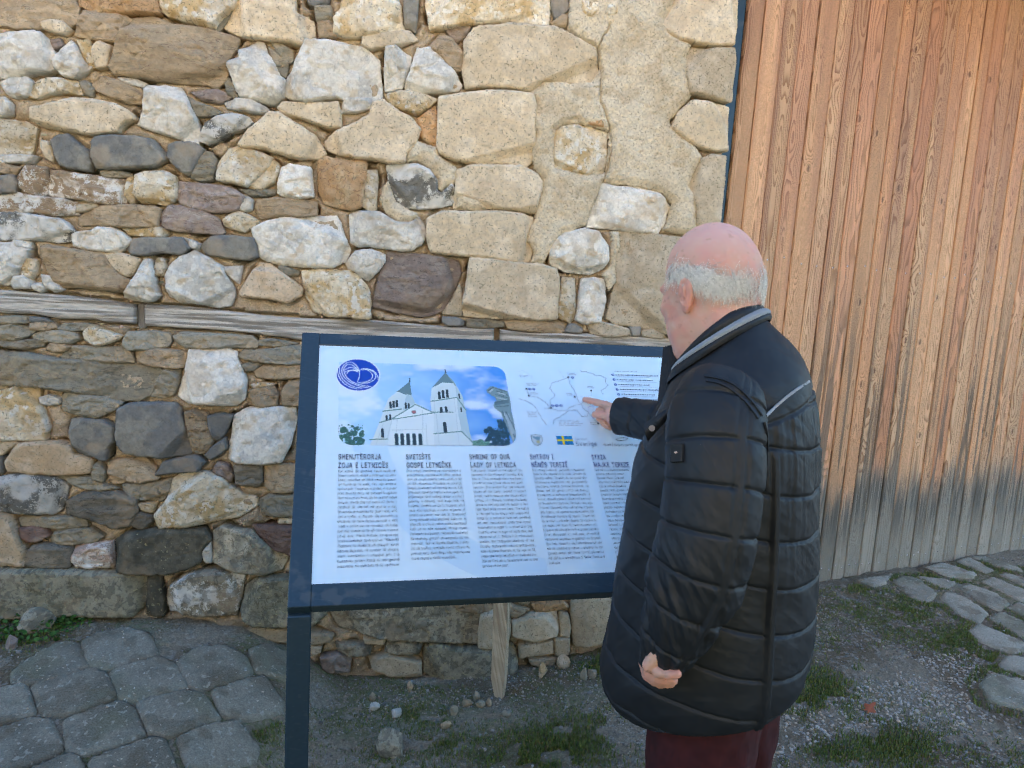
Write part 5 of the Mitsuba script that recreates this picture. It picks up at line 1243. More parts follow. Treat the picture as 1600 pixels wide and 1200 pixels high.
def hand(H, h=.0019):
    ch = {k: [(np.array(q[:3]) * .001, q[3] * .001) for q in v] for k, v in H.items()}
    def fn(p):
        d = np.full(len(p), 9.0)
        for k, v in ch.items():
            e = np.full(len(p), 9.0)
            for (a, ra), (b, rb) in zip(v, v[1:]):
                e = smin(e, bone(p, a, b, ra, rb), .003)
            d = smin(d, e, .008 if k[0] in 'pk' else .0016)
        return d
    pts = np.vstack([[q[0] for q in v] for v in ch.values()])
    for hh in (h, h * .97):
        m = surface_net(fn, pts.min(0) - .026, pts.max(0) + .026, hh)
        if as_manifold(m).status() == manifold3d.Error.NoError:
            break
    return m

hand_r, hand_l = hand(RIGHT_HAND), hand(LEFT_HAND)
SL = np.array(SLEEVE, float) * .001
RS = np.array(RIGHT_SLEEVE, float) * .001
JL = [body(a, b, c) for a, c, b in SL[:, :3]]
HIP = body(-.02, 0, .97)
def trunk_sdf(p):
    d = bone(p, HM[:3, :3] @ NECK1 * .9 + HO, body(-.02, 0, 1.40), .066, .09)
    d = smin(d, bone(p, body(-.03, 0, 1.36), HIP, .13, .115), .05)
    d = smin(d, bone(p, body(-.02, .10, 1.38), body(-.02, -.10, 1.38), .09, .09), .05)
    for a, b in zip(JL[1:-1], JL[2:]):
        d = smin(d, bone(p, a, b, .030, .027), .01)
    d = smin(d, bone(p, JL[-1], np.array(LEFT_HAND['palm'][0][:3]) * .001, .025, .022), .01)
    rs = [body(-.02, -.10, 1.38)] + [q[:3] for q in RS]
    for a, b in zip(rs, rs[1:]):
        d = smin(d, bone(p, a, b, .031, .027), .01)
    d = smin(d, bone(p, RS[-1, :3], np.array(RIGHT_HAND['palm'][1][:3]) * .001, .026, .022), .01)
    for s, o in ((1, -.01), (-1, -.06)):
        d = smin(d, bone(p, body(-.03, .08 * s, .92), body(o, .10 * s, .50), .070, .050), .03)
        d = smin(d, bone(p, body(o, .10 * s, .50), body(o - .02, .10 * s, .06), .050, .04), .02)
    return d
trunk = solid_net(trunk_sdf, MO + [-.42, -.42, .02], MO + [.42, .62, 1.62], .014)
pieces = [trunk, head, hand_r, hand_l]
un = manifold3d.Manifold.batch_boolean([as_manifold(m) for m in pieces], manifold3d.OpType.Add)
if un.status() == manifold3d.Error.NoError and un.num_tri() > 1000:
    un = max(un.decompose(), key=lambda k: k.num_tri())
    um = un.to_mesh()
    skin = trimesh.Trimesh(um.vert_properties[:, :3], um.tri_verts, process=False)
else:
    print('bodies not joined', [as_manifold(m).status() for m in pieces])
    skin = trimesh.util.concatenate(pieces)
sv = skin.vertices
hl = (np.c_[sv, np.ones(len(sv))] @ np.linalg.inv(HM).T)[:, :3]
n1, n2 = fbm_np(sv * 38, 3), fbm_np(sv * 150, 3, 4)
col = np.array([.56, .325, .245]) * (1 + .0 * n1[:, None])
col = np.repeat(col[None], len(sv), 0) if col.ndim == 1 else np.broadcast_to(col, (len(sv), 3)).copy()
mixc = lambda c, t, m: c * (1 - m[:, None]) + np.array(t) * m[:, None]
col = mixc(col, [.60, .27, .22], np.clip((n1 - .40) * 3.2, 0, 1) * .8)
on_ear = np.clip(1 - np.abs(np.linalg.norm((hl - [-.006, .085, -.047]) / [.03, .022, .04], axis=1)), 0, .5) * 2
col = mixc(col, [.60, .27, .21], on_ear * .75)
crown = np.clip((hl[:, 2] - .01) / .05, 0, 1) * (hl[:, 2] < .2)
col = mixc(col, [.645, .37, .325], crown * .8)
col = mixc(col, [.34, .17, .12], np.clip((fbm_np(sv * 95, 2, 23) - .68) * 10, 0, 1) * .38)
col = mixc(col, [.62, .42, .34], np.clip((fbm_np(sv * 70, 3, 14) - .54) * 6, 0, 1) * .35)
col = mixc(col, [.52, .22, .17], np.clip((fbm_np(sv * 26, 3, 19) - .50) * 5, 0, 1) * np.clip((.02 - hl[:, 2]) / .05, 0, 1) * .6)
knuck = np.zeros(len(sv))
for H in (RIGHT_HAND, LEFT_HAND):
    for k, v in H.items():
        for q in v[1:]:
            knuck = np.maximum(knuck, np.clip(1.3 - np.linalg.norm(sv - np.array(q[:3]) * .001, axis=1) / .011, 0, 1))
col = mixc(col, [.60, .29, .215], knuck * .5)
bsdf('skin_bsdf', two(bumped(principled(VCOL, 0.46, specular=0.4), lambda p, n, uv: fbm(p.x * 230, p.y * 230, p.z * 230, 3), 0.0022, 8e-4)))
part('person', 'body', ply(skin, 'skin_bsdf', smooth=True, color=col))

# hair: a white fringe of fine locks round the bald crown
def hair():
    r = np.random.default_rng(21)
    al = np.radians([40, 55, 62, 75, 95, 115, 140, 160, 180])
    top = np.array([.000, .026, .034, .026, .012, -.002, -.014, -.010, -.004])
    bot = np.array([-.010, -.010, -.014, -.006, -.006, -.022, -.040, -.044, -.044])
    roots, dirs, Ls = [], [], []
    N = 4300
    a = r.uniform(math.radians(54), math.pi, N) * r.choice([-1, 1], N)
    aa = np.abs(a)
    u = 1 - np.sqrt(1 - r.uniform(0, .985, N))
    zt, zb = np.interp(aa, al, top), np.interp(aa, al, bot)
    zz = zb + (zt - zb) * u + r.normal(0, .003, N) + .012 * (noise_np(np.c_[aa * 9, aa * 0, aa * 0]) - .5)
    tuft = r.integers(0, 420, N)
    ta = r.uniform(math.radians(54), math.pi, 420)
    aa = np.clip(aa * .45 + .55 * ta[tuft] + r.normal(0, .02, N), math.radians(52), math.pi)
    a = np.sign(a) * aa
    zt, zb = np.interp(aa, al, top), np.interp(aa, al, bot)
    zz = zb + (zt - zb) * u + r.normal(0, .0045, N) + (.004 + .016 * u) * r.normal(0, .7, 420)[tuft] * .8
    tdir, tlen = r.normal(0, .42, (420, 3)), r.uniform(.75, 1.35, 420)
    p = np.c_[np.cos(a) * .11, np.sin(a) * .095, zz]
    def project(p, off):
        for _ in range(6):
            e = 1e-3
            d = head_sdf2(p)
            g = np.stack([head_sdf2(p + np.eye(3)[k] * e) - d for k in range(3)], 1) / e
            g /= np.linalg.norm(g, axis=1, keepdims=True) + 1e-9
            p = p - g * (d - off)[:, None] * .9
        return p, g
    p, g = project(p, 0.0005)
    sg = np.sign(p[:, 1])
    front = np.clip((math.radians(85) - aa) / math.radians(25), 0, 1)
    flow = np.c_[.32 * front - .52 * (1 - front) * np.clip((math.radians(150) - aa) / math.radians(50), 0, 1), -sg * .15 * np.clip((aa - 2.4), 0, 1), -np.ones(N)]
    cl = fbm_np(p * 62, 2, 3) - .5
    cl2 = fbm_np(p * 62 + 9, 2, 8) - .5
    flow += np.c_[cl * 2.6, cl2 * 1.6, cl2 * .3] + r.normal(0, .10, (N, 3)) + tdir[tuft]
    L = r.uniform(.020, .040, N) * tlen[tuft] * (1 - .35 * front) * (1 - .3 * np.clip(.25 - u, 0, 1) * 4 * .5)
    K = 6
    P = [p]
    for k in range(1, K):
        flow = flow + np.c_[.30 * np.sin(k * 1.3 + cl * 9), .12 * np.cos(k + cl2 * 9), np.zeros(N)]
        d = flow - (flow * g).sum(1, keepdims=True) * g
        d /= np.linalg.norm(d, axis=1, keepdims=True) + 1e-9
        q = P[-1] + d * (L / (K - 1))[:, None]
        q, g = project(q, .0010 + .0032 * (k / (K - 1)) ** .8 * (.5 + r.uniform(0, .8, N)))
        P.append(q)
    P = np.stack(P, 1)                                      # N, K, 3
    t = np.gradient(P, axis=1); t /= np.linalg.norm(t, axis=2, keepdims=True) + 1e-9
    s1 = np.cross(t, np.array([.3, .5, .8])); s1 /= np.linalg.norm(s1, axis=2, keepdims=True) + 1e-9
    s2 = np.cross(t, s1)
    rad = (.00034 * np.array([1, 1, 1, .9, .7, .25]))[None, :, None] * r.uniform(.7, 1.35, (N, 1, 1))
    V = np.stack([P + rad * (math.cos(w) * s1 + math.sin(w) * s2) for w in (0, 2.094, 4.189)], 2)      # N,K,3,3
    V = V.reshape(-1, 3)
    base = (np.arange(N) * K * 3)[:, None, None] + (np.arange(K - 1) * 3)[None, :, None]
    F_ = []
    for q in range(3):
        i0, i1 = base + q, base + (q + 1) % 3
        F_.append(np.stack([i0, i1, i1 + 3], -1).reshape(-1, 3)); F_.append(np.stack([i0, i1 + 3, i0 + 3], -1).reshape(-1, 3))
    tone = r.choice([.92, .84, .70, .48, .26], N, p=[.46, .28, .15, .07, .04]) * r.uniform(.62, 1.05, 420)[tuft]
    back = np.clip((aa - 2.0) / .8, 0, 1)
    tone = tone * (1 - .10 * back)
    c = np.repeat(np.c_[tone, tone * .975, tone * .93], K * 3, 0)
    return trimesh.Trimesh(V, np.vstack(F_), process=False), c

def head_sdf2(p):
    d = ellip(p, [-.002, 0, .0], [.095, .0775, .093])
    d = smin(d, ellip(p, [-.034, 0, -.03], [.062, .068, .066]), .03)
    d = smin(d, ellip(p, [.030, 0, -.072], [.066, .064, .082]), .03)
    return smin(d, bone(p, NECK0, NECK1, .064, .072), .028)
hm, hc = hair()
bsdf('hair_bsdf', two(principled(VCOL, 0.45, specular=0.5)))
part('person', 'hair', ply(moved(hm, HM), 'hair_bsdf', smooth=True, color=hc), 'short white hair in a fringe round a bald crown')

# the quilted coat
from scipy.interpolate import PchipInterpolator
def loft_grid(ctrl, n):
    s = np.r_[0, np.cumsum(np.linalg.norm(np.diff(ctrl[:, :4], axis=0), axis=1) + 1e-4)]
    v = np.linspace(0, s[-1], n)
    return v, PchipInterpolator(s, ctrl)(v), s
CR = np.array(COAT_RINGS, float) * .001
CR[:, 4] *= np.interp(np.arange(len(CR)), [0, 2, 4, 7, 13], [1, .95, .88, .86, .88])
NV, NU = 300, 420
vv, ring, vs = loft_grid(CR, NV)
th = np.linspace(0, 2 * math.pi, NU, endpoint=False)
def coat_surface(ring, th):
    fr, bk = ring[:, 0:2], ring[:, 2:4]
    c, e, b = (fr + bk) / 2, (fr - bk) / 2, ring[:, 4]
    cs, sn = np.cos(th), np.sin(th)
    ex = 2 / 2.25
    ca, sa = np.sign(cs) * np.abs(cs) ** ex, np.sign(sn) * np.abs(sn) ** ex
    f = c[:, :1] + e[:, :1] * ca
    z = c[:, 1:] + e[:, 1:] * ca
    return f, b[:, None] * sa, z
f, l, z = coat_surface(ring, th)
def grid_normals(Pt):
    du = np.roll(Pt, -1, 1) - np.roll(Pt, 1, 1)
    dv = np.gradient(Pt, axis=0)
    n = np.cross(dv, du)
    return n / (np.linalg.norm(n, axis=2, keepdims=True) + 1e-12)
P0 = body(f, l, z)
N0 = grid_normals(P0)
cen = P0.mean(1, keepdims=True)
if ((P0 - cen) * N0).sum(2).mean() < 0:
    N0 = -N0
TH, VV = np.meshgrid(th, vv)
q = np.stack([f, l, z], -1)
zq = z - .03 * np.cos(TH)
qv = zq / .080 + .12 * (fbm_np(q * 5, 2, 3) - .5) - .33
ph = qv - np.floor(qv)
dl = np.minimum(ph, 1 - ph) * .080
back = np.clip(-np.cos(TH), 0, 1)
yoke_z = 1.405 + .05 * np.clip((np.degrees(TH) - 125) / 60, 0, 1) + .05 * np.clip((np.degrees(TH) - 230) / 60, 0, 1)
quilted = np.clip((yoke_z - z) / .006, 0, 1)
low_ = np.clip((vv / vv[-1])[:, None] / .12, 0, 1)
disp = quilted * (-.0034 * np.exp(-(dl / .0030) ** 2) + .0016 * np.sqrt(np.clip(1 - (1 - np.clip(dl / .030, 0, 1)) ** 2, 0, 1)))
fold = fbm_np(np.stack([f * 42 + z * 12, l * 42 + z * 12, z * 13], -1), 3, 12) - .5
disp += quilted * .0075 * fold * np.exp(-dl / .012) + quilted * .003 * (fbm_np(np.stack([f * 90, l * 90, z * 30], -1), 2, 22) - .5) * np.exp(-dl / .008)
disp += -.006 + low_ * .014 * (fbm_np(q * 6.5, 2, 5) - .5)
diag = (l * .8 - z * .9 - f * .3)
disp += low_ * .0060 * (fbm_np(np.stack([diag * 30, f * 5 + z * 3, l * 5], -1), 3, 15) - .5)
# gathers running down from the shoulder on the back, and the double seam
gath = fbm_np(np.stack([TH * 15, z * 2.2, z * 0], -1), 3, 31) - .5
disp += .010 * gath * back * quilted * np.clip((z - 1.05) / .25, 0, 1)
seam_th = math.radians(131) + .05 * np.sin((1.4 - z) * 4)
ds = np.abs(TH - seam_th) * .21
run = np.clip((1.37 - z) / .02, 0, 1)
disp = disp * (1 - run * np.exp(-(ds / .010) ** 4)) + run * (.0012 * np.exp(-(ds / .008) ** 4) - .0022 * np.exp(-((ds - .0095) / .0022) ** 2) - .0012 * np.exp(-(ds / .0016) ** 2))
ys = np.abs(z - yoke_z)
disp += np.clip((np.degrees(TH) - 100) / 15, 0, 1) * (-.0035 * np.exp(-(ys / .0030) ** 2))
hem = np.clip((vv[:, None] - (vv[-1] - .055)) / .01, 0, 1) * 1.0
P1 = P0 + N0 * disp[..., None]
def wrap_faces(nv, nu):
    i = np.arange(nv - 1)[:, None] * nu
    j = np.arange(nu)[None]
    a, b = (i + j).ravel(), (i + (j + 1) % nu).ravel()
    return np.vstack([np.c_[a, b, b + nu], np.c_[a, b + nu, a + nu]])
def nylon(p, n, uv):
    a = fbm(p.x * 30, p.y * 30, p.z * 30, 3)
    return mix((.0085, .0105, .0145), (.0145, .0175, .023), a)
bsdf('coat_bsdf', two(bumped(principled(proc(nylon), 0.56, specular=0.34), lambda p, n, uv: fbm(p.x * 70 + p.z * 40, p.y * 70, p.z * 70, 4), 0.0016, 1.5e-3)))
bsdf('trim_bsdf', two(principled((.008, .009, .011), .5, specular=.35)))
part('person', 'coat', ply(trimesh.Trimesh(P1.reshape(-1, 3), wrap_faces(NV, NU), process=False), 'coat_bsdf', smooth=True), 'long dark navy quilted coat')
def coat_at(vf, thd):
    """A point and normal of the coat's surface at a fraction of its length and an angle in degrees (0 front, 90 left, 180 back)."""
    i = np.clip(np.asarray(vf, float) * (NV - 1), 0, NV - 1).round().astype(int)
    j = (np.radians(np.asarray(thd, float)) / (2 * math.pi) * NU).round().astype(int) % NU
    return P1[i, j], N0[i, j]

def tube_mesh(pts, rad, sides=8):
    p = np.asarray(pts, float)
    t = np.gradient(p, axis=0); t /= np.linalg.norm(t, axis=1, keepdims=True) + 1e-12
    a = np.cross(t, [.31, .2, .93]); a /= np.linalg.norm(a, axis=1, keepdims=True) + 1e-12
    b = np.cross(t, a)
    w = np.arange(sides) * 2 * math.pi / sides
    V = p[:, None] + np.broadcast_to(rad, (len(p),))[:, None, None] * (np.cos(w)[None, :, None] * a[:, None] + np.sin(w)[None, :, None] * b[:, None])
    return trimesh.Trimesh(V.reshape(-1, 3), wrap_faces(len(p), sides), process=False)

def ribbon(pts, nrm, width, thick):
    """A flat sewn band along a line of surface points."""
    p, n = np.asarray(pts, float), np.asarray(nrm, float)
    t = np.gradient(p, axis=0); t /= np.linalg.norm(t, axis=1, keepdims=True) + 1e-12
    s = np.cross(n, t); s /= np.linalg.norm(s, axis=1, keepdims=True) + 1e-12
    V = np.stack([p + s * width / 2 - n * thick, p + s * width / 2 * .8 + n * thick, p - s * width / 2 * .8 + n * thick, p - s * width / 2 - n * thick], 1)
    return trimesh.Trimesh(V.reshape(-1, 3), wrap_faces(len(p), 4), process=False)

# sleeves
def sleeve(path, rad, lat, name, n=220, m=150, e_back=None, quilt0=.0, cuff=True, wr=1.0):
    s = np.r_[0, np.cumsum(np.linalg.norm(np.diff(path, axis=0), axis=1))]
    v = np.linspace(0, s[-1], n)
    c = PchipInterpolator(s, path)(v)
    c = np.stack([np.convolve(np.pad(c[:, k], 8, 'edge'), np.ones(17) / 17, 'valid') for k in range(3)], 1)
    r = PchipInterpolator(s, rad)(v)
    t = np.gradient(c, axis=0); t /= np.linalg.norm(t, axis=1, keepdims=True)
    e2 = np.broadcast_to(lat, t.shape) - (t @ lat)[:, None] * t
    e2 = e2 / np.linalg.norm(e2, axis=1, keepdims=True)
    e1 = np.cross(t, e2)
    w = np.linspace(0, 2 * math.pi, m, endpoint=False)
    Wg, Vg = np.meshgrid(w, v)
    Pt = c[:, None] + r[:, None, None] * (np.cos(Wg)[..., None] * e1[:, None] + .86 * np.sin(Wg)[..., None] * e2[:, None])
    nr = np.cos(Wg)[..., None] * e1[:, None] + np.sin(Wg)[..., None] * e2[:, None] / .86
    nr /= np.linalg.norm(nr, axis=2, keepdims=True)
    qv = (Vg + quilt0) / .067 + .16 * (fbm_np(np.stack([np.cos(Wg), np.sin(Wg), Vg * 5], -1), 2, 9) - .5)
    ph = qv - np.floor(qv)
    d = np.minimum(ph, 1 - ph) * .067
    low = np.clip((Vg / v[-1] - .45) / .3, 0, 1)
    disp = -.0036 * np.exp(-(d / .0030) ** 2) + .0018 * np.sqrt(np.clip(1 - (1 - np.clip(d / .026, 0, 1)) ** 2, 0, 1))
    fold = fbm_np(np.stack([np.cos(Wg) * 1.3, np.sin(Wg) * 1.3, Vg * 26 + 2.2 * np.cos(Wg)], -1), 3, 14) - .5
    disp += wr * fold * (.005 + .024 * low)
    disp += .008 * (fbm_np(np.stack([np.cos(Wg) * 3.6, np.sin(Wg) * 3.6, Vg * 12], -1), 3, 17) - .5) * np.exp(-d / .014)
    sa = np.abs(np.degrees(Wg) - 133) / 57.3 * .07
    disp = disp * (1 - np.exp(-(sa / .008) ** 4)) + .0010 * np.exp(-(sa / .007) ** 4) - .0024 * np.exp(-((sa - .0085) / .0020) ** 2) - .0012 * np.exp(-(sa / .0015) ** 2)
    last = np.clip((Vg - (v[-1] - .022)) / .004, 0, 1)
    disp = disp * (1 - last) + last * .001
    Pt2 = Pt + nr * disp[..., None]
    # turned-in cuff
    inn = c[-1] + (Pt2[-1] - c[-1]) * .86
    inn2 = inn - t[-1] * .05
    V = np.concatenate([Pt2, inn[None], inn2[None]], 0)
    part('person', name, ply(trimesh.Trimesh(V.reshape(-1, 3), wrap_faces(n + 2, m), process=False), 'coat_bsdf', smooth=True))
    return Pt2, nr, w, v
SPt, SNr, SW, SV = sleeve(np.array(JL), SL[:, 3], ML, 'sleeve', quilt0=.012)
rp = np.vstack([body(-.03, -.13, 1.385), RS[:, :3]])
sleeve(rp, np.r_[.080, RS[:, 3]], np.cross(RS[-1, :3] - RS[0, :3], Z) / np.linalg.norm(np.cross(RS[-1, :3] - RS[0, :3], Z)), 'sleeve', n=180, m=110, quilt0=.03, wr=.6)
def sleeve_at(vf, deg):
    i = np.clip(np.asarray(vf, float) * (len(SV) - 1), 0, len(SV) - 1).round().astype(int)
    j = (np.radians(np.asarray(deg, float)) / (2 * math.pi) * len(SW)).round().astype(int) % len(SW)
    return SPt[i, j], SNr[i, j]

# collar, piping, patch, tab, trousers, shoes
def smooth_line(ctrl, n):
    c = np.array(ctrl, float)
    s = np.r_[0, np.cumsum(np.linalg.norm(np.diff(c, axis=0), axis=1))]
    return PchipInterpolator(s, c)(np.linspace(0, s[-1], n))
def collar_band(r0, r1, w0, w1, name, mat, mid=0.0, label=None, wav=.0015, a0=0, a1=360, rib=0):
    """A band that stands round the neck between two tilted rings (front f,z; back f,z; half width)."""
    A = np.radians(np.linspace(a0, a1, 200))
    rows = []
    for k in np.linspace(0, 1, 14):
        fr = np.array(r0[:2]) * (1 - k) + np.array(r1[:2]) * k
        bk = np.array(r0[2:]) * (1 - k) + np.array(r1[2:]) * k
        b = w0 * (1 - k) + w1 * k + mid * math.sin(math.pi * k)
        c, e = (fr + bk) / 2, (fr - bk) / 2
        g = 1 + (mid / .1) * math.sin(math.pi * k)
        rows.append(body(c[0] + e[0] * g * np.cos(A), b * np.sin(A), c[1] + e[1] * g * np.cos(A)))
    Pt = np.stack(rows)
    cn = Pt.mean((0, 1))
    out = Pt - cn; out[..., 2] = 0; out /= np.linalg.norm(out, axis=2, keepdims=True)
    Pt = Pt + out * (wav * 2 * (fbm_np(Pt * 30, 3, 3) - .5))[..., None]
    if rib:
        Pt = Pt + out * (.0016 * np.sin(A * rib))[None, :, None]
    inner = Pt[::-1] - out[::-1] * .006
    V = np.concatenate([Pt, inner], 0)
    part('person', name, ply(trimesh.Trimesh(V.reshape(-1, 3), wrap_faces(28, 200) if a1 - a0 >= 360 else grid_faces(28, 200), process=False), mat, smooth=True), label)
bsdf('grey_trim_bsdf', two(bumped(principled((.235, .255, .28), .7, specular=.3), lambda p, n, uv: fbm(p.x * 200, p.y * 200, p.z * 200, 3), .0012)))
for args in COLLAR: collar_band(*args)

def line_on(fn, ctrl, n=70):
    c = smooth_line(ctrl, n)
    p, nn = fn(c[:, 0], c[:, 1])
    k = np.ones(7) / 7
    p = np.stack([np.convolve(np.pad(p[:, i], 3, 'edge'), k, 'valid') for i in range(3)], 1)
    return p, nn
for key_, w, th_, mat, nm, lab in (('pipe', .0050, .0011, 'grey_trim_bsdf', 'piping', 'pale grey piping along the back yoke'), ('yoke', .0042, .0009, 'coat_bsdf', 'yoke_seam', None), ('yoke2', .0042, .0009, 'coat_bsdf', 'yoke_seam', None), ('arm', .0050, .0016, 'coat_bsdf', 'yoke_seam', None)):
    sp_ = np.array(SEAMS[key_], float)
    k5 = np.ones(5) / 5
    pp_ = np.stack([np.convolve(np.pad(sp_[:, i] * .001, 2, 'edge'), k5, 'valid') for i in range(3)], 1)
    nn_ = np.stack([np.convolve(np.pad(sp_[:, i + 3] * .01, 2, 'edge'), k5, 'valid') for i in range(3)], 1)
    nn_ /= np.linalg.norm(nn_, axis=1, keepdims=True)
    part('person', nm, ply(ribbon(pp_ + nn_ * .0012, nn_, w, th_), mat, smooth=30), lab)
# the leather patch on the sleeve with its small metal emblem
p0, n0 = sleeve_at([PATCH[0]], [PATCH[1]])
p1, _ = sleeve_at([PATCH[0] + .04], [PATCH[1]])
up_ = -(p1[0] - p0[0]); nz_ = n0[0]
up_ = up_ - (up_ @ nz_) * nz_; up_ /= np.linalg.norm(up_)
PMx = frame(p0[0] + nz_ * .0035, np.cross(up_, nz_), up_, nz_)
pt_ = rbox(-.0125, .0125, -.0145, .0145, -.004, .0016, .0008)
part('person', 'sleeve_patch', ply(moved(pt_, PMx), 'trim_bsdf'), 'small square black patch with a metal emblem on the upper sleeve')
em = trimesh.creation.extrude_polygon(shapely.union_all([Point(-.0025, 0).buffer(.0022), Point(.0025, .0004).buffer(.0022), shapely.box(-.0055, -.0008, .0055, .0008), Polygon([(-.001, -.0008), (.001, -.0008), (0, -.0045)])]), .0012, engine='earcut')
bsdf('copper_bsdf', two({'type': 'roughconductor', 'material': 'Cu', 'alpha': .35}))
em.apply_scale([.6, .6, 1])
em.apply_translation([0, .001, .0016])
part('person', 'sleeve_patch__emblem', ply(moved(em, PMx), 'copper_bsdf'))
st = shapely.box(-.0108, -.0128, .0108, .0128)
stm = trimesh.creation.extrude_polygon(st.difference(st.buffer(-.0006)), .0006, engine='earcut')
stm.apply_translation([0, 0, .0013])
part('person', 'sleeve_patch__stitching', ply(moved(stm, PMx), 'coat_bsdf'))

bsdf('stud_bsdf', two({'type': 'roughconductor', 'material': 'Cr', 'alpha': .4, 'specular_reflectance': {'type': 'rgb', 'value': [.35, .35, .36]}}))
# the storm tab that hangs from the front edge, with its press stud
tb = np.array(TAB) * .001
ctr = tb.mean(0)
tn = np.cross(tb[1] - tb[0], tb[3] - tb[0]); tn /= np.linalg.norm(tn)
if tn @ (_o - ctr) < 0: tn = -tn
ns, nt = 10, 16
gs_, gt_ = np.meshgrid(np.linspace(0, 1, ns), np.linspace(0, 1, nt))
bil = ((1 - gs_) * (1 - gt_))[..., None] * tb[0] + (gs_ * (1 - gt_))[..., None] * tb[1] + (gs_ * gt_)[..., None] * tb[2] + ((1 - gs_) * gt_)[..., None] * tb[3]
bil = bil + tn * (.008 * np.sin(gs_ * math.pi) * (.6 + .4 * gt_) + .003 * np.sin(gt_ * 6))[..., None]
tabm = np.concatenate([bil, bil[::-1] - tn * .004], 0)
part('person', 'coat_tab', ply(trimesh.Trimesh(tabm.reshape(-1, 3), grid_faces(2 * nt, ns), process=False), 'coat_bsdf', smooth=True))
stud = trimesh.creation.cylinder(.0055, .003, sections=24)
part('person', 'coat_tab__press_stud', ply(moved(stud, frame(bil[10, 5] + tn * .003, *(lambda a: (a, np.cross(tn, a), tn))(np.cross(tn, Z) / np.linalg.norm(np.cross(tn, Z))))), 'stud_bsdf', smooth=40))

# the ribbed knit inside the open front, under the chin
kb = np.array(KNIT) * .001
kn = np.cross(kb[1] - kb[0], kb[3] - kb[0]); kn /= np.linalg.norm(kn)
if kn @ (_o - kb.mean(0)) < 0: kn = -kn
gs_, gt_ = np.meshgrid(np.linspace(0, 1, 80), np.linspace(0, 1, 12))
bil = ((1 - gs_) * (1 - gt_))[..., None] * kb[0] + (gs_ * (1 - gt_))[..., None] * kb[1] + (gs_ * gt_)[..., None] * kb[2] + ((1 - gs_) * gt_)[..., None] * kb[3]
bil = bil + kn * (.010 * np.sin(gs_ * math.pi) + .0013 * np.sin(gs_ * 62))[..., None]
km = np.concatenate([bil, bil[::-1] - kn * .006], 0)
part('person', 'knit_collar', ply(trimesh.Trimesh(km.reshape(-1, 3), grid_faces(24, 80), process=False), 'trim_bsdf', smooth=True), 'black ribbed knit collar inside the open coat front')

# corduroy trousers and shoes
def cord_color(p, n, uv):
    w = uv.x * 62
    t = dr.abs(w - dr.floor(w) - .5) * 2
    a = fbm(p.x * 40, p.y * 40, p.z * 40, 3)
    return mix((.032, .0085, .0115), (.062, .0145, .018), a)
def cord_bump(p, n, uv):
    w = uv.x * 84
    t = (w - dr.floor(w)) * 2 - 1
    return dr.sqrt(dr.maximum(1 - dr.square(t), 0.0))
bsdf('cord_bsdf', two(bumped(principled(proc(cord_color), .75, specular=.2, sheen=.6), cord_bump, .0011, 6e-4)))
def leg(s, f0, l0, name):
    n, m = 150, 130
    zc = np.array([.93, .85, .74, .62, .50, .35, .2, .09, .045])
    fc = np.array([f0, f0, f0, f0 + .005, f0 + .01, f0, f0 - .015, f0 - .02, f0 - .02])
    rf = np.array([.105, .105, .100, .095, .088, .082, .078, .076, .074])
    rl = np.array([.090, .093, .092, .088, .082, .078, .074, .072, .070])
    z = np.linspace(.93, .045, n)
    I = lambda a: np.interp(z, zc[::-1], a[::-1])
    A = np.linspace(0, 2 * math.pi, m, endpoint=False)
    Ag, Zg = np.meshgrid(A, z)
    d = .020 * (fbm_np(np.stack([np.cos(Ag) * 1.6, np.sin(Ag) * 1.6 + s, Zg * 5], -1), 3, 40 + s) - .5) + .012 * (fbm_np(np.stack([np.cos(Ag) * 3, np.sin(Ag) * 3, Zg * 16 + 2 * np.cos(Ag)], -1), 3, 44 + s) - .5)
    V = body(I(fc)[:, None] + (I(rf)[:, None] + d) * np.cos(Ag), l0 + (I(rl)[:, None] + d) * np.sin(Ag), Zg)
    uv = np.stack([Ag / (2 * math.pi), Zg], -1)
    V = np.concatenate([V, V[:, :1]], 1); uv = np.concatenate([uv, uv[:, :1] + [1, 0]], 1)
    part('person', name, ply(trimesh.Trimesh(V.reshape(-1, 3), grid_faces(n, m + 1), process=False), 'cord_bsdf', smooth=True, uv=uv.reshape(-1, 2)), 'dark red corduroy trouser leg' if s == 0 else None)
leg(0, -.030, .080, 'trouser_leg')
leg(1, -.050, -.085, 'trouser_leg')
for l0, f0 in ((.08, -.03), (-.085, -.05)):
    z0 = float(terrain(*(body(f0 + .05, l0, 0)[:2])))
    sole = shapely.union_all([Point(-.06, 0).buffer(.038), Point(.12, 0).buffer(.045), PG((-.06, -.038), (.12, -.045), (.12, .045), (-.06, .038))])
    s1 = trimesh.creation.extrude_polygon(sole, .022, engine='earcut')
    up1 = surface_net(lambda p: np.maximum(smin(smin(ellip(p, [-.055, 0, .05], [.045, .036, .055]), ellip(p, [.04, 0, .035], [.10, .040, .040]), .03), ellip(p, [.12, 0, .03], [.045, .042, .03]), .02), .018 - p[:, 2]), [-.11, -.05, .0], [.18, .05, .12], .005)
    FR = frame(body(f0, l0, z0), MF, ML, Z)
    k = part('person', 'shoe', ply(moved(up1, FR), 'trim_bsdf', smooth=True))
    part(k, 'sole', ply(moved(s1, FR), 'grey_trim_bsdf'))
tag('person', 'bald man with white hair in a dark quilted coat, pointing at the board', 'person')

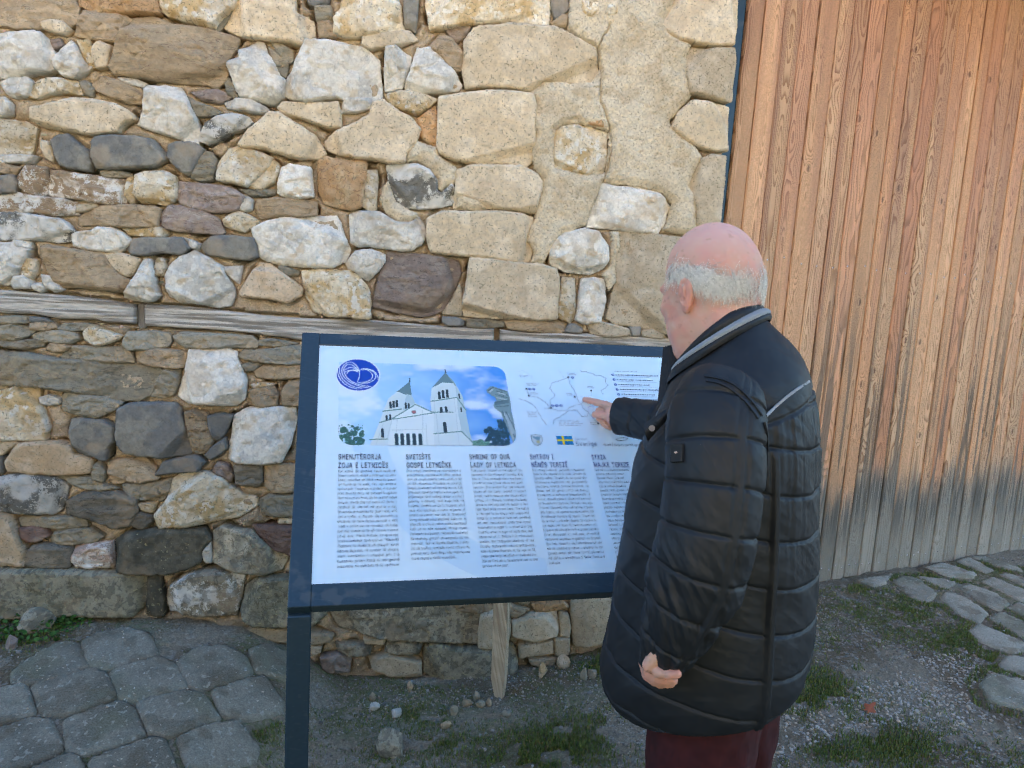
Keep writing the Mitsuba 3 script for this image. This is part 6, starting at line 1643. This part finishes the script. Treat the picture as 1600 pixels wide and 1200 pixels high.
# ------------------------------------------------------------------ the wooden stake and small things
sp = moved(trimesh.convex.convex_hull(np.array([[0, 0, 0], [.012, .002, -.03], [.02, .022, 0], [-.028, .0, .10], [.030, 0, .12], [-.028, .028, .10], [.030, .028, .12], [-.032, 0, .9], [.034, 0, .9], [-.032, .028, .9], [.034, .028, .9]])),
           frame(np.array([.01, 2.745, float(terrain(.01, 2.745)) - .03]), heading(-24), np.array([.05, .30, 1.0]) * 0 + np.array([math.sin(math.radians(24)), math.cos(math.radians(24)), .0]), np.array([-.02, .155, .988])))
scene['wooden_stake'] = ply(sp, 'stake_bsdf', uv=np.c_[sp.vertices[:, 0] + sp.vertices[:, 1], sp.vertices[:, 2]])
tag('wooden_stake', 'pale sawn wooden stake with a pointed foot, leaning on the wall behind the board', 'stake')
RS2 = np.random.default_rng(41)
wall_y = lambda x: 2.975 + .1405 * x - .02
in_front = lambda x, y: np.where(x < .98, y < wall_y(np.minimum(x, .98)), y < 3.05 + .466 * (x - .82) + .06)
all_slabs = shapely.union_all(slabs_l + slabs_r)
def ground_h(x, y):
    q = np.stack([x, y, x * 0], -1)
    return terrain(x, y) + .030 * (fbm_np(q * 4.5, 4) - .5) + .014 * (fbm_np(q * 28, 3, 3) - .5)
# loose stones
def lump(w, h, seed, d=None):
    r = np.random.default_rng(seed)
    m = trimesh.creation.icosphere(3, 1.0)
    v = m.vertices.copy()
    for _ in range(9):
        n = r.normal(size=3); n /= np.linalg.norm(n)
        k = r.uniform(.55, .92)
        dd = v @ n
        v -= np.maximum(dd - k, 0)[:, None] * n
    v += v / (np.linalg.norm(v, axis=1, keepdims=True) + 1e-9) * (.16 * (fbm_np(v * 2.2 + seed, 4) - .5))[:, None]
    v -= (v.max(0) + v.min(0)) / 2
    v *= np.array([w / 2, (d or w * .8) / 2, h / 2]) / np.abs(v).max(0)
    return trimesh.Trimesh(v, m.faces, process=False)
tones = ['E', 'W', 'W', 'A', 'B', 'L', 'B', 'L', 'B', 'L', 'C', 'A', 'L', 'L', 'E', 'P', 'L', 'A', 'C']
for i, (x, y, w, h, lab) in enumerate(LOOSE):
    x, y, w, h = x * .001, y * .001, w * .001, h * .001
    m = lump(w, h * 1.15, i + 3)
    m.apply_transform(trimesh.transformations.rotation_matrix(RS2.uniform(0, 6), [0, 0, 1]))
    m.apply_translation([x, y + w * .3, float(ground_h(np.array(x), np.array(y))) + h * .36])
    k = numbered('loose_stone')
    n = len(m.vertices)
    scene[k] = ply(m, 'stone_bsdf', smooth=True, uv=np.c_[np.full(n, KINDS.index(tones[i]) + (.36 if tones[i] in 'WC' else .43)), np.full(n, i * .37 % 1)])
    tag(k, lab, 'stone', 'stones lying loose on the ground')
# gravel
ico = trimesh.creation.icosphere(0, 1.0)
def pebbles(x, y, size, col, sink=.25):
    n = len(x)
    sc = size[:, None] * RS2.uniform(.55, 1.25, (n, 3)) * [1, 1, .75]
    an = RS2.uniform(0, 6.28, n)
    v = ico.vertices[None] * RS2.uniform(.8, 1.15, (n, 12, 1)) * sc[:, None]
    c, s_ = np.cos(an)[:, None], np.sin(an)[:, None]
    v = np.stack([v[..., 0] * c - v[..., 1] * s_, v[..., 0] * s_ + v[..., 1] * c, v[..., 2]], -1)
    v += np.stack([x, y, ground_h(x, y) + size * (1 - 2 * sink) * .5], -1)[:, None]
    f_ = ico.faces[None] + (np.arange(n) * 12)[:, None, None]
    return v.reshape(-1, 3), f_.reshape(-1, 3), np.repeat(col, 12, 0)
strip, rub = Polygon(parse(STRIP)).buffer(0), Polygon(parse(RUBBLE)).buffer(0)
xs, ys = RS2.uniform(-2.3, 3.6, 170000), RS2.uniform(1.85, 4.4, 170000)
ok = in_front(xs, ys)
xs, ys = xs[ok], ys[ok]
pp = shapely.points(xs, ys)
on_slab = shapely.contains(all_slabs, pp)
ins, inr = shapely.contains(strip.buffer(.03), pp), shapely.contains(rub, pp)
left = (xs < -.7) & shapely.contains(shapely.union_all(slabs_l).buffer(.30), pp)
patchn = fbm_np(np.c_[xs * 5, ys * 5, xs * 0], 3, 7)
prob = np.where(ins, .75 * np.clip((patchn - .30) * 5, .1, 1), np.where(inr, .48, .16 + .6 * np.clip((patchn - .42) * 5, 0, 1) * (xs > .3)))
prob = np.where(left, .10, prob) * np.where(on_slab, np.where(xs < 0, .30, .08), 1)
keep = RS2.uniform(0, 1, len(xs)) < prob
xs, ys, ins, on_slab = xs[keep], ys[keep], ins[keep], on_slab[keep]
n = len(xs)
size = np.where(ins, RS2.uniform(.0024, .0066, n), RS2.uniform(.002, .0055, n)) * np.where(RS2.uniform(0, 1, n) < .04, 1.8, 1)
size = np.where(on_slab, RS2.uniform(.0014, .0042, n), size)
lum = np.where(ins, RS2.uniform(.20, .48, n), RS2.uniform(.10, .36, n) ** 1.0)
lum = np.where(on_slab, RS2.uniform(.25, .6, n), lum)
warm = RS2.uniform(.0, .20, n)
v, f_, c = pebbles(xs, ys, size, np.c_[lum * (1 + warm), lum, lum * (1 - warm)])
v[:, 2] += np.repeat(np.where(on_slab, np.where(xs < 0, .028, .018), 0), 12)
scene['gravel'] = ply(trimesh.Trimesh(v, f_, process=False), 'pebble_bsdf', color=c)
tag('gravel', 'grey gravel and stone chips strewn over the earth', 'gravel', kind='stuff')
# grass and low weeds
def blades(x, y, z, h, wd, col, lean=.6, curl=.5):
    n = len(x)
    a = RS2.uniform(0, 6.28, n)
    d = np.c_[np.cos(a), np.sin(a), np.zeros(n)]
    s_ = np.c_[-np.sin(a), np.cos(a), np.zeros(n)]
    L = RS2.uniform(.15, 1, n)[:, None] * lean
    b = np.c_[x, y, z]
    m1 = b + d * (h[:, None] * L * .35) + np.c_[np.zeros((n, 2)), h * .62]
    tip = b + d * (h[:, None] * L * (.7 + curl * .4)) + np.c_[np.zeros((n, 2)), h * (1 - .35 * L[:, 0] * curl)]
    V = np.stack([b - s_ * wd[:, None] / 2, b + s_ * wd[:, None] / 2, m1 - s_ * wd[:, None] * .42, m1 + s_ * wd[:, None] * .42, tip], 1)
    i = (np.arange(n) * 5)[:, None, None]
    f_ = np.array([[0, 1, 3], [0, 3, 2], [2, 3, 4]])[None] + i
    return V.reshape(-1, 3), f_.reshape(-1, 3), np.repeat(col, 5, 0)
X_, Y_, Hh = [], [], []
for x, y, rx, ry, dn, h in GRASS:
    nn = int(dn * rx * ry * .0001 * 1750) + 60
    a, r_ = RS2.uniform(0, 6.28, nn), np.sqrt(RS2.uniform(0, 1, nn)) * (1 + .42 * RS2.normal(0, 1, nn))
    X_.append(x * .001 + rx * .001 * r_ * np.cos(a)); Y_.append(y * .001 + ry * .001 * r_ * np.sin(a)); Hh.append(np.full(nn, h * .00072) * RS2.uniform(.45, 1.15, nn))
# tufts in the joints of the pale slabs, and thin growth between the worn ones
zone = shapely.union_all([s.buffer(.05) for s in slabs_r]).difference(shapely.union_all([s.buffer(.004) for s in slabs_r]))
zl = shapely.union_all([s.buffer(.02) for s in slabs_l]).difference(shapely.union_all([s.buffer(-.002) for s in slabs_l]))
for zz_, nn, hh, nl in ((zone, 60000, .020, .38), (zl, 30000, .010, .60)):
    x0, y0, x1, y1 = zz_.bounds
    x, y = RS2.uniform(x0, x1, nn), RS2.uniform(y0, y1, nn)
    k = shapely.contains(zz_, shapely.points(x, y)) & (fbm_np(np.c_[x * 6, y * 6, x * 0], 3, 5) > nl)
    X_.append(x[k]); Y_.append(y[k]); Hh.append(hh * RS2.uniform(.4, 1.2, k.sum()))
x, y = RS2.uniform(-.7, 3.4, 90000), RS2.uniform(1.9, 4.2, 90000)
k = fbm_np(np.c_[x * 3.2, y * 3.2, x * 0], 4, 12) > .49
X_.append(x[k]); Y_.append(y[k]); Hh.append(.013 * RS2.uniform(.4, 1.3, k.sum()))
gxx, gyy, ghh = np.concatenate(X_), np.concatenate(Y_), np.concatenate(Hh)
k = in_front(gxx, gyy) & ~shapely.contains(all_slabs.buffer(-.006), shapely.points(gxx, gyy)) & (fbm_np(np.c_[gxx * 16, gyy * 16, gxx * 0], 3, 8) > .38)
gxx, gyy, ghh = gxx[k], gyy[k], ghh[k]
n = len(gxx)
dry = RS2.uniform(0, 1, n)
gcol = np.where((dry < .14)[:, None], np.array([.20, .16, .085]), np.array([.105, .155, .036]) * RS2.uniform(.6, 1.5, (n, 1)) * (1 + np.c_[RS2.uniform(-.1, .35, n), np.zeros(n), np.zeros(n)]))
v, f_, c = blades(gxx, gyy, ground_h(gxx, gyy) - .002, ghh, RS2.uniform(.0016, .0036, n), gcol)
scene['grass'] = ply(trimesh.Trimesh(v, f_, process=False), 'blade_bsdf', color=c, smooth=False)
tag('grass', 'short patchy grass and weeds growing through the gravel', 'grass', kind='stuff')
# small-leaved weed at the left foot of the wall
def rosette(key, cx, cy, rad, nl, hmax, lab):
    r = np.random.default_rng(len(key) + nl)
    vs, fs, cs, nv = [], [], [], 0
    for i in range(nl):
        a, rr = r.uniform(0, 6.28), rad * math.sqrt(r.uniform(0, 1))
        x, y = cx + rr * math.cos(a) * 1.5, cy + rr * math.sin(a) * .7
        z = float(terrain(x, y)) + r.uniform(.004, hmax) * (1 - .5 * rr / rad)
        s = r.uniform(.006, .012)
        w = np.arange(7) * 2 * math.pi / 7
        ring_ = np.c_[np.cos(w) * s, np.sin(w) * s * .8, np.zeros(7)]
        ring_ = np.vstack([ring_, [0, 0, -s * .25]])
        R_ = trimesh.transformations.euler_matrix(r.normal(.35, .35), r.normal(0, .35), r.uniform(0, 6.28))[:3, :3]
        vs.append(ring_ @ R_.T + [x, y, z])
        fs.append(np.array([[j, (j + 1) % 7, 7] for j in range(7)]) + nv); nv += 8
        cs.append(np.tile(np.array([.05, .115, .024]) * r.uniform(.55, 1.6), (8, 1)))
    scene[key + '__leaves'] = ply(trimesh.Trimesh(np.vstack(vs), np.vstack(fs), process=False), 'blade_bsdf', color=np.vstack(cs), smooth=True)
    labels[key + '__leaves'] = {'kind': 'stuff'}
    tag(key, lab, 'plant')
rosette('creeping_weed', -1.80, 2.64, .15, 420, .05, 'green small-leaved weed round the lichened boulder at the left')
rosette('creeping_weed_001', -1.66, 2.70, .07, 160, .06, 'tuft of small green leaves between the boulder and the wall')
# the fallen leaf
lx, ly = LEAF[0] * .001, LEAF[1] * .001
an = np.linspace(0, 2 * math.pi, 40, endpoint=False)
rr = .020 * (1 + .35 * np.cos(5 * an)) * (1 + .3 * np.cos(an))
lv = np.vstack([np.c_[rr * np.cos(an), rr * np.sin(an) * .8, .006 * np.cos(2 * an) + .008 * np.cos(an)], [[0, 0, .004]]])
lf = np.array([[j, (j + 1) % 40, 40] for j in range(40)])
lv = lv @ trimesh.transformations.euler_matrix(.35, -.2, .6)[:3, :3].T + [lx, ly, float(ground_h(np.array(lx), np.array(ly))) + .014]
scene['fallen_leaf'] = ply(trimesh.Trimesh(lv, lf, process=False), 'blade_bsdf', color=np.tile([.36, .11, .06], (41, 1)), smooth=True)
tag('fallen_leaf', 'rust red leaf lying on the pale gravel', 'leaf')

# the sunlit house across the lane, which lights this shaded side
bsdf('render_bsdf', two(principled((.72, .68, .61), .9)))
bsdf('roof_bsdf', two(principled((.36, .16, .10), .85)))
bsdf('pane_bsdf', two(principled((.03, .035, .04), .1)))
hx0, hx1, hy = -9.0, 9.0, -7.5
scene['house__wall'] = ply(rbox(hx0, hx1, hy - 6, hy, -.2, 6.2, .02), 'render_bsdf')
scene['house__roof'] = ply(trimesh.convex.convex_hull(np.array([[x, y, z] for x in (hx0 - .4, hx1 + .4) for y, z in ((hy + .45, 6.1), (hy - 6.45, 6.1), (hy - 3, 8.4), (hy + .45, 6.25), (hy - 6.45, 6.25))])), 'roof_bsdf')
for i, x in enumerate((-7, -4, -1, 2, 5, 7.6)):
    for z in (1.1, 3.9):
        part('house', 'window', ply(rbox(x - .5, x + .5, hy - .01, hy + .025, z, z + 1.4, .004), 'pane_bsdf'))
tag('house', 'pale rendered house across the lane behind the photographer', 'house')

# unseen leafy screen, added to keep low light off the foot of the wall
hx, hz = np.meshgrid(np.linspace(-7, 7, 90), np.linspace(0, 1, 40))
prof = hz * 3.9
yy = np.where(prof < 1.5, 0, np.where(prof < 2.4, prof - 1.5, .9))
zz_ = np.where(prof < 1.5, prof, np.where(prof < 2.4, 1.5, 3.9 - prof))
hp = np.stack([hx, -1.3 - yy, zz_], -1)
hp = hp + (fbm_np(hp * 5, 4, 2) - .5)[..., None] * [.1, .35, .3]
bsdf('added_hedge_bsdf', two(principled(proc(lambda p, n, uv: mix((.012, .03, .008), (.05, .09, .025), fbm(p.x * 25, p.y * 25, p.z * 25, 3))), .7)))
scene['added_hedge__leaves'] = ply(trimesh.Trimesh(hp.reshape(-1, 3), grid_faces(40, 90), process=False), 'added_hedge_bsdf', smooth=True)
labels['added_hedge__leaves'] = {'kind': 'stuff'}
tag('added_hedge', 'added dark green leafy screen behind the camera, keeping low light off the wall', 'added_hedge')
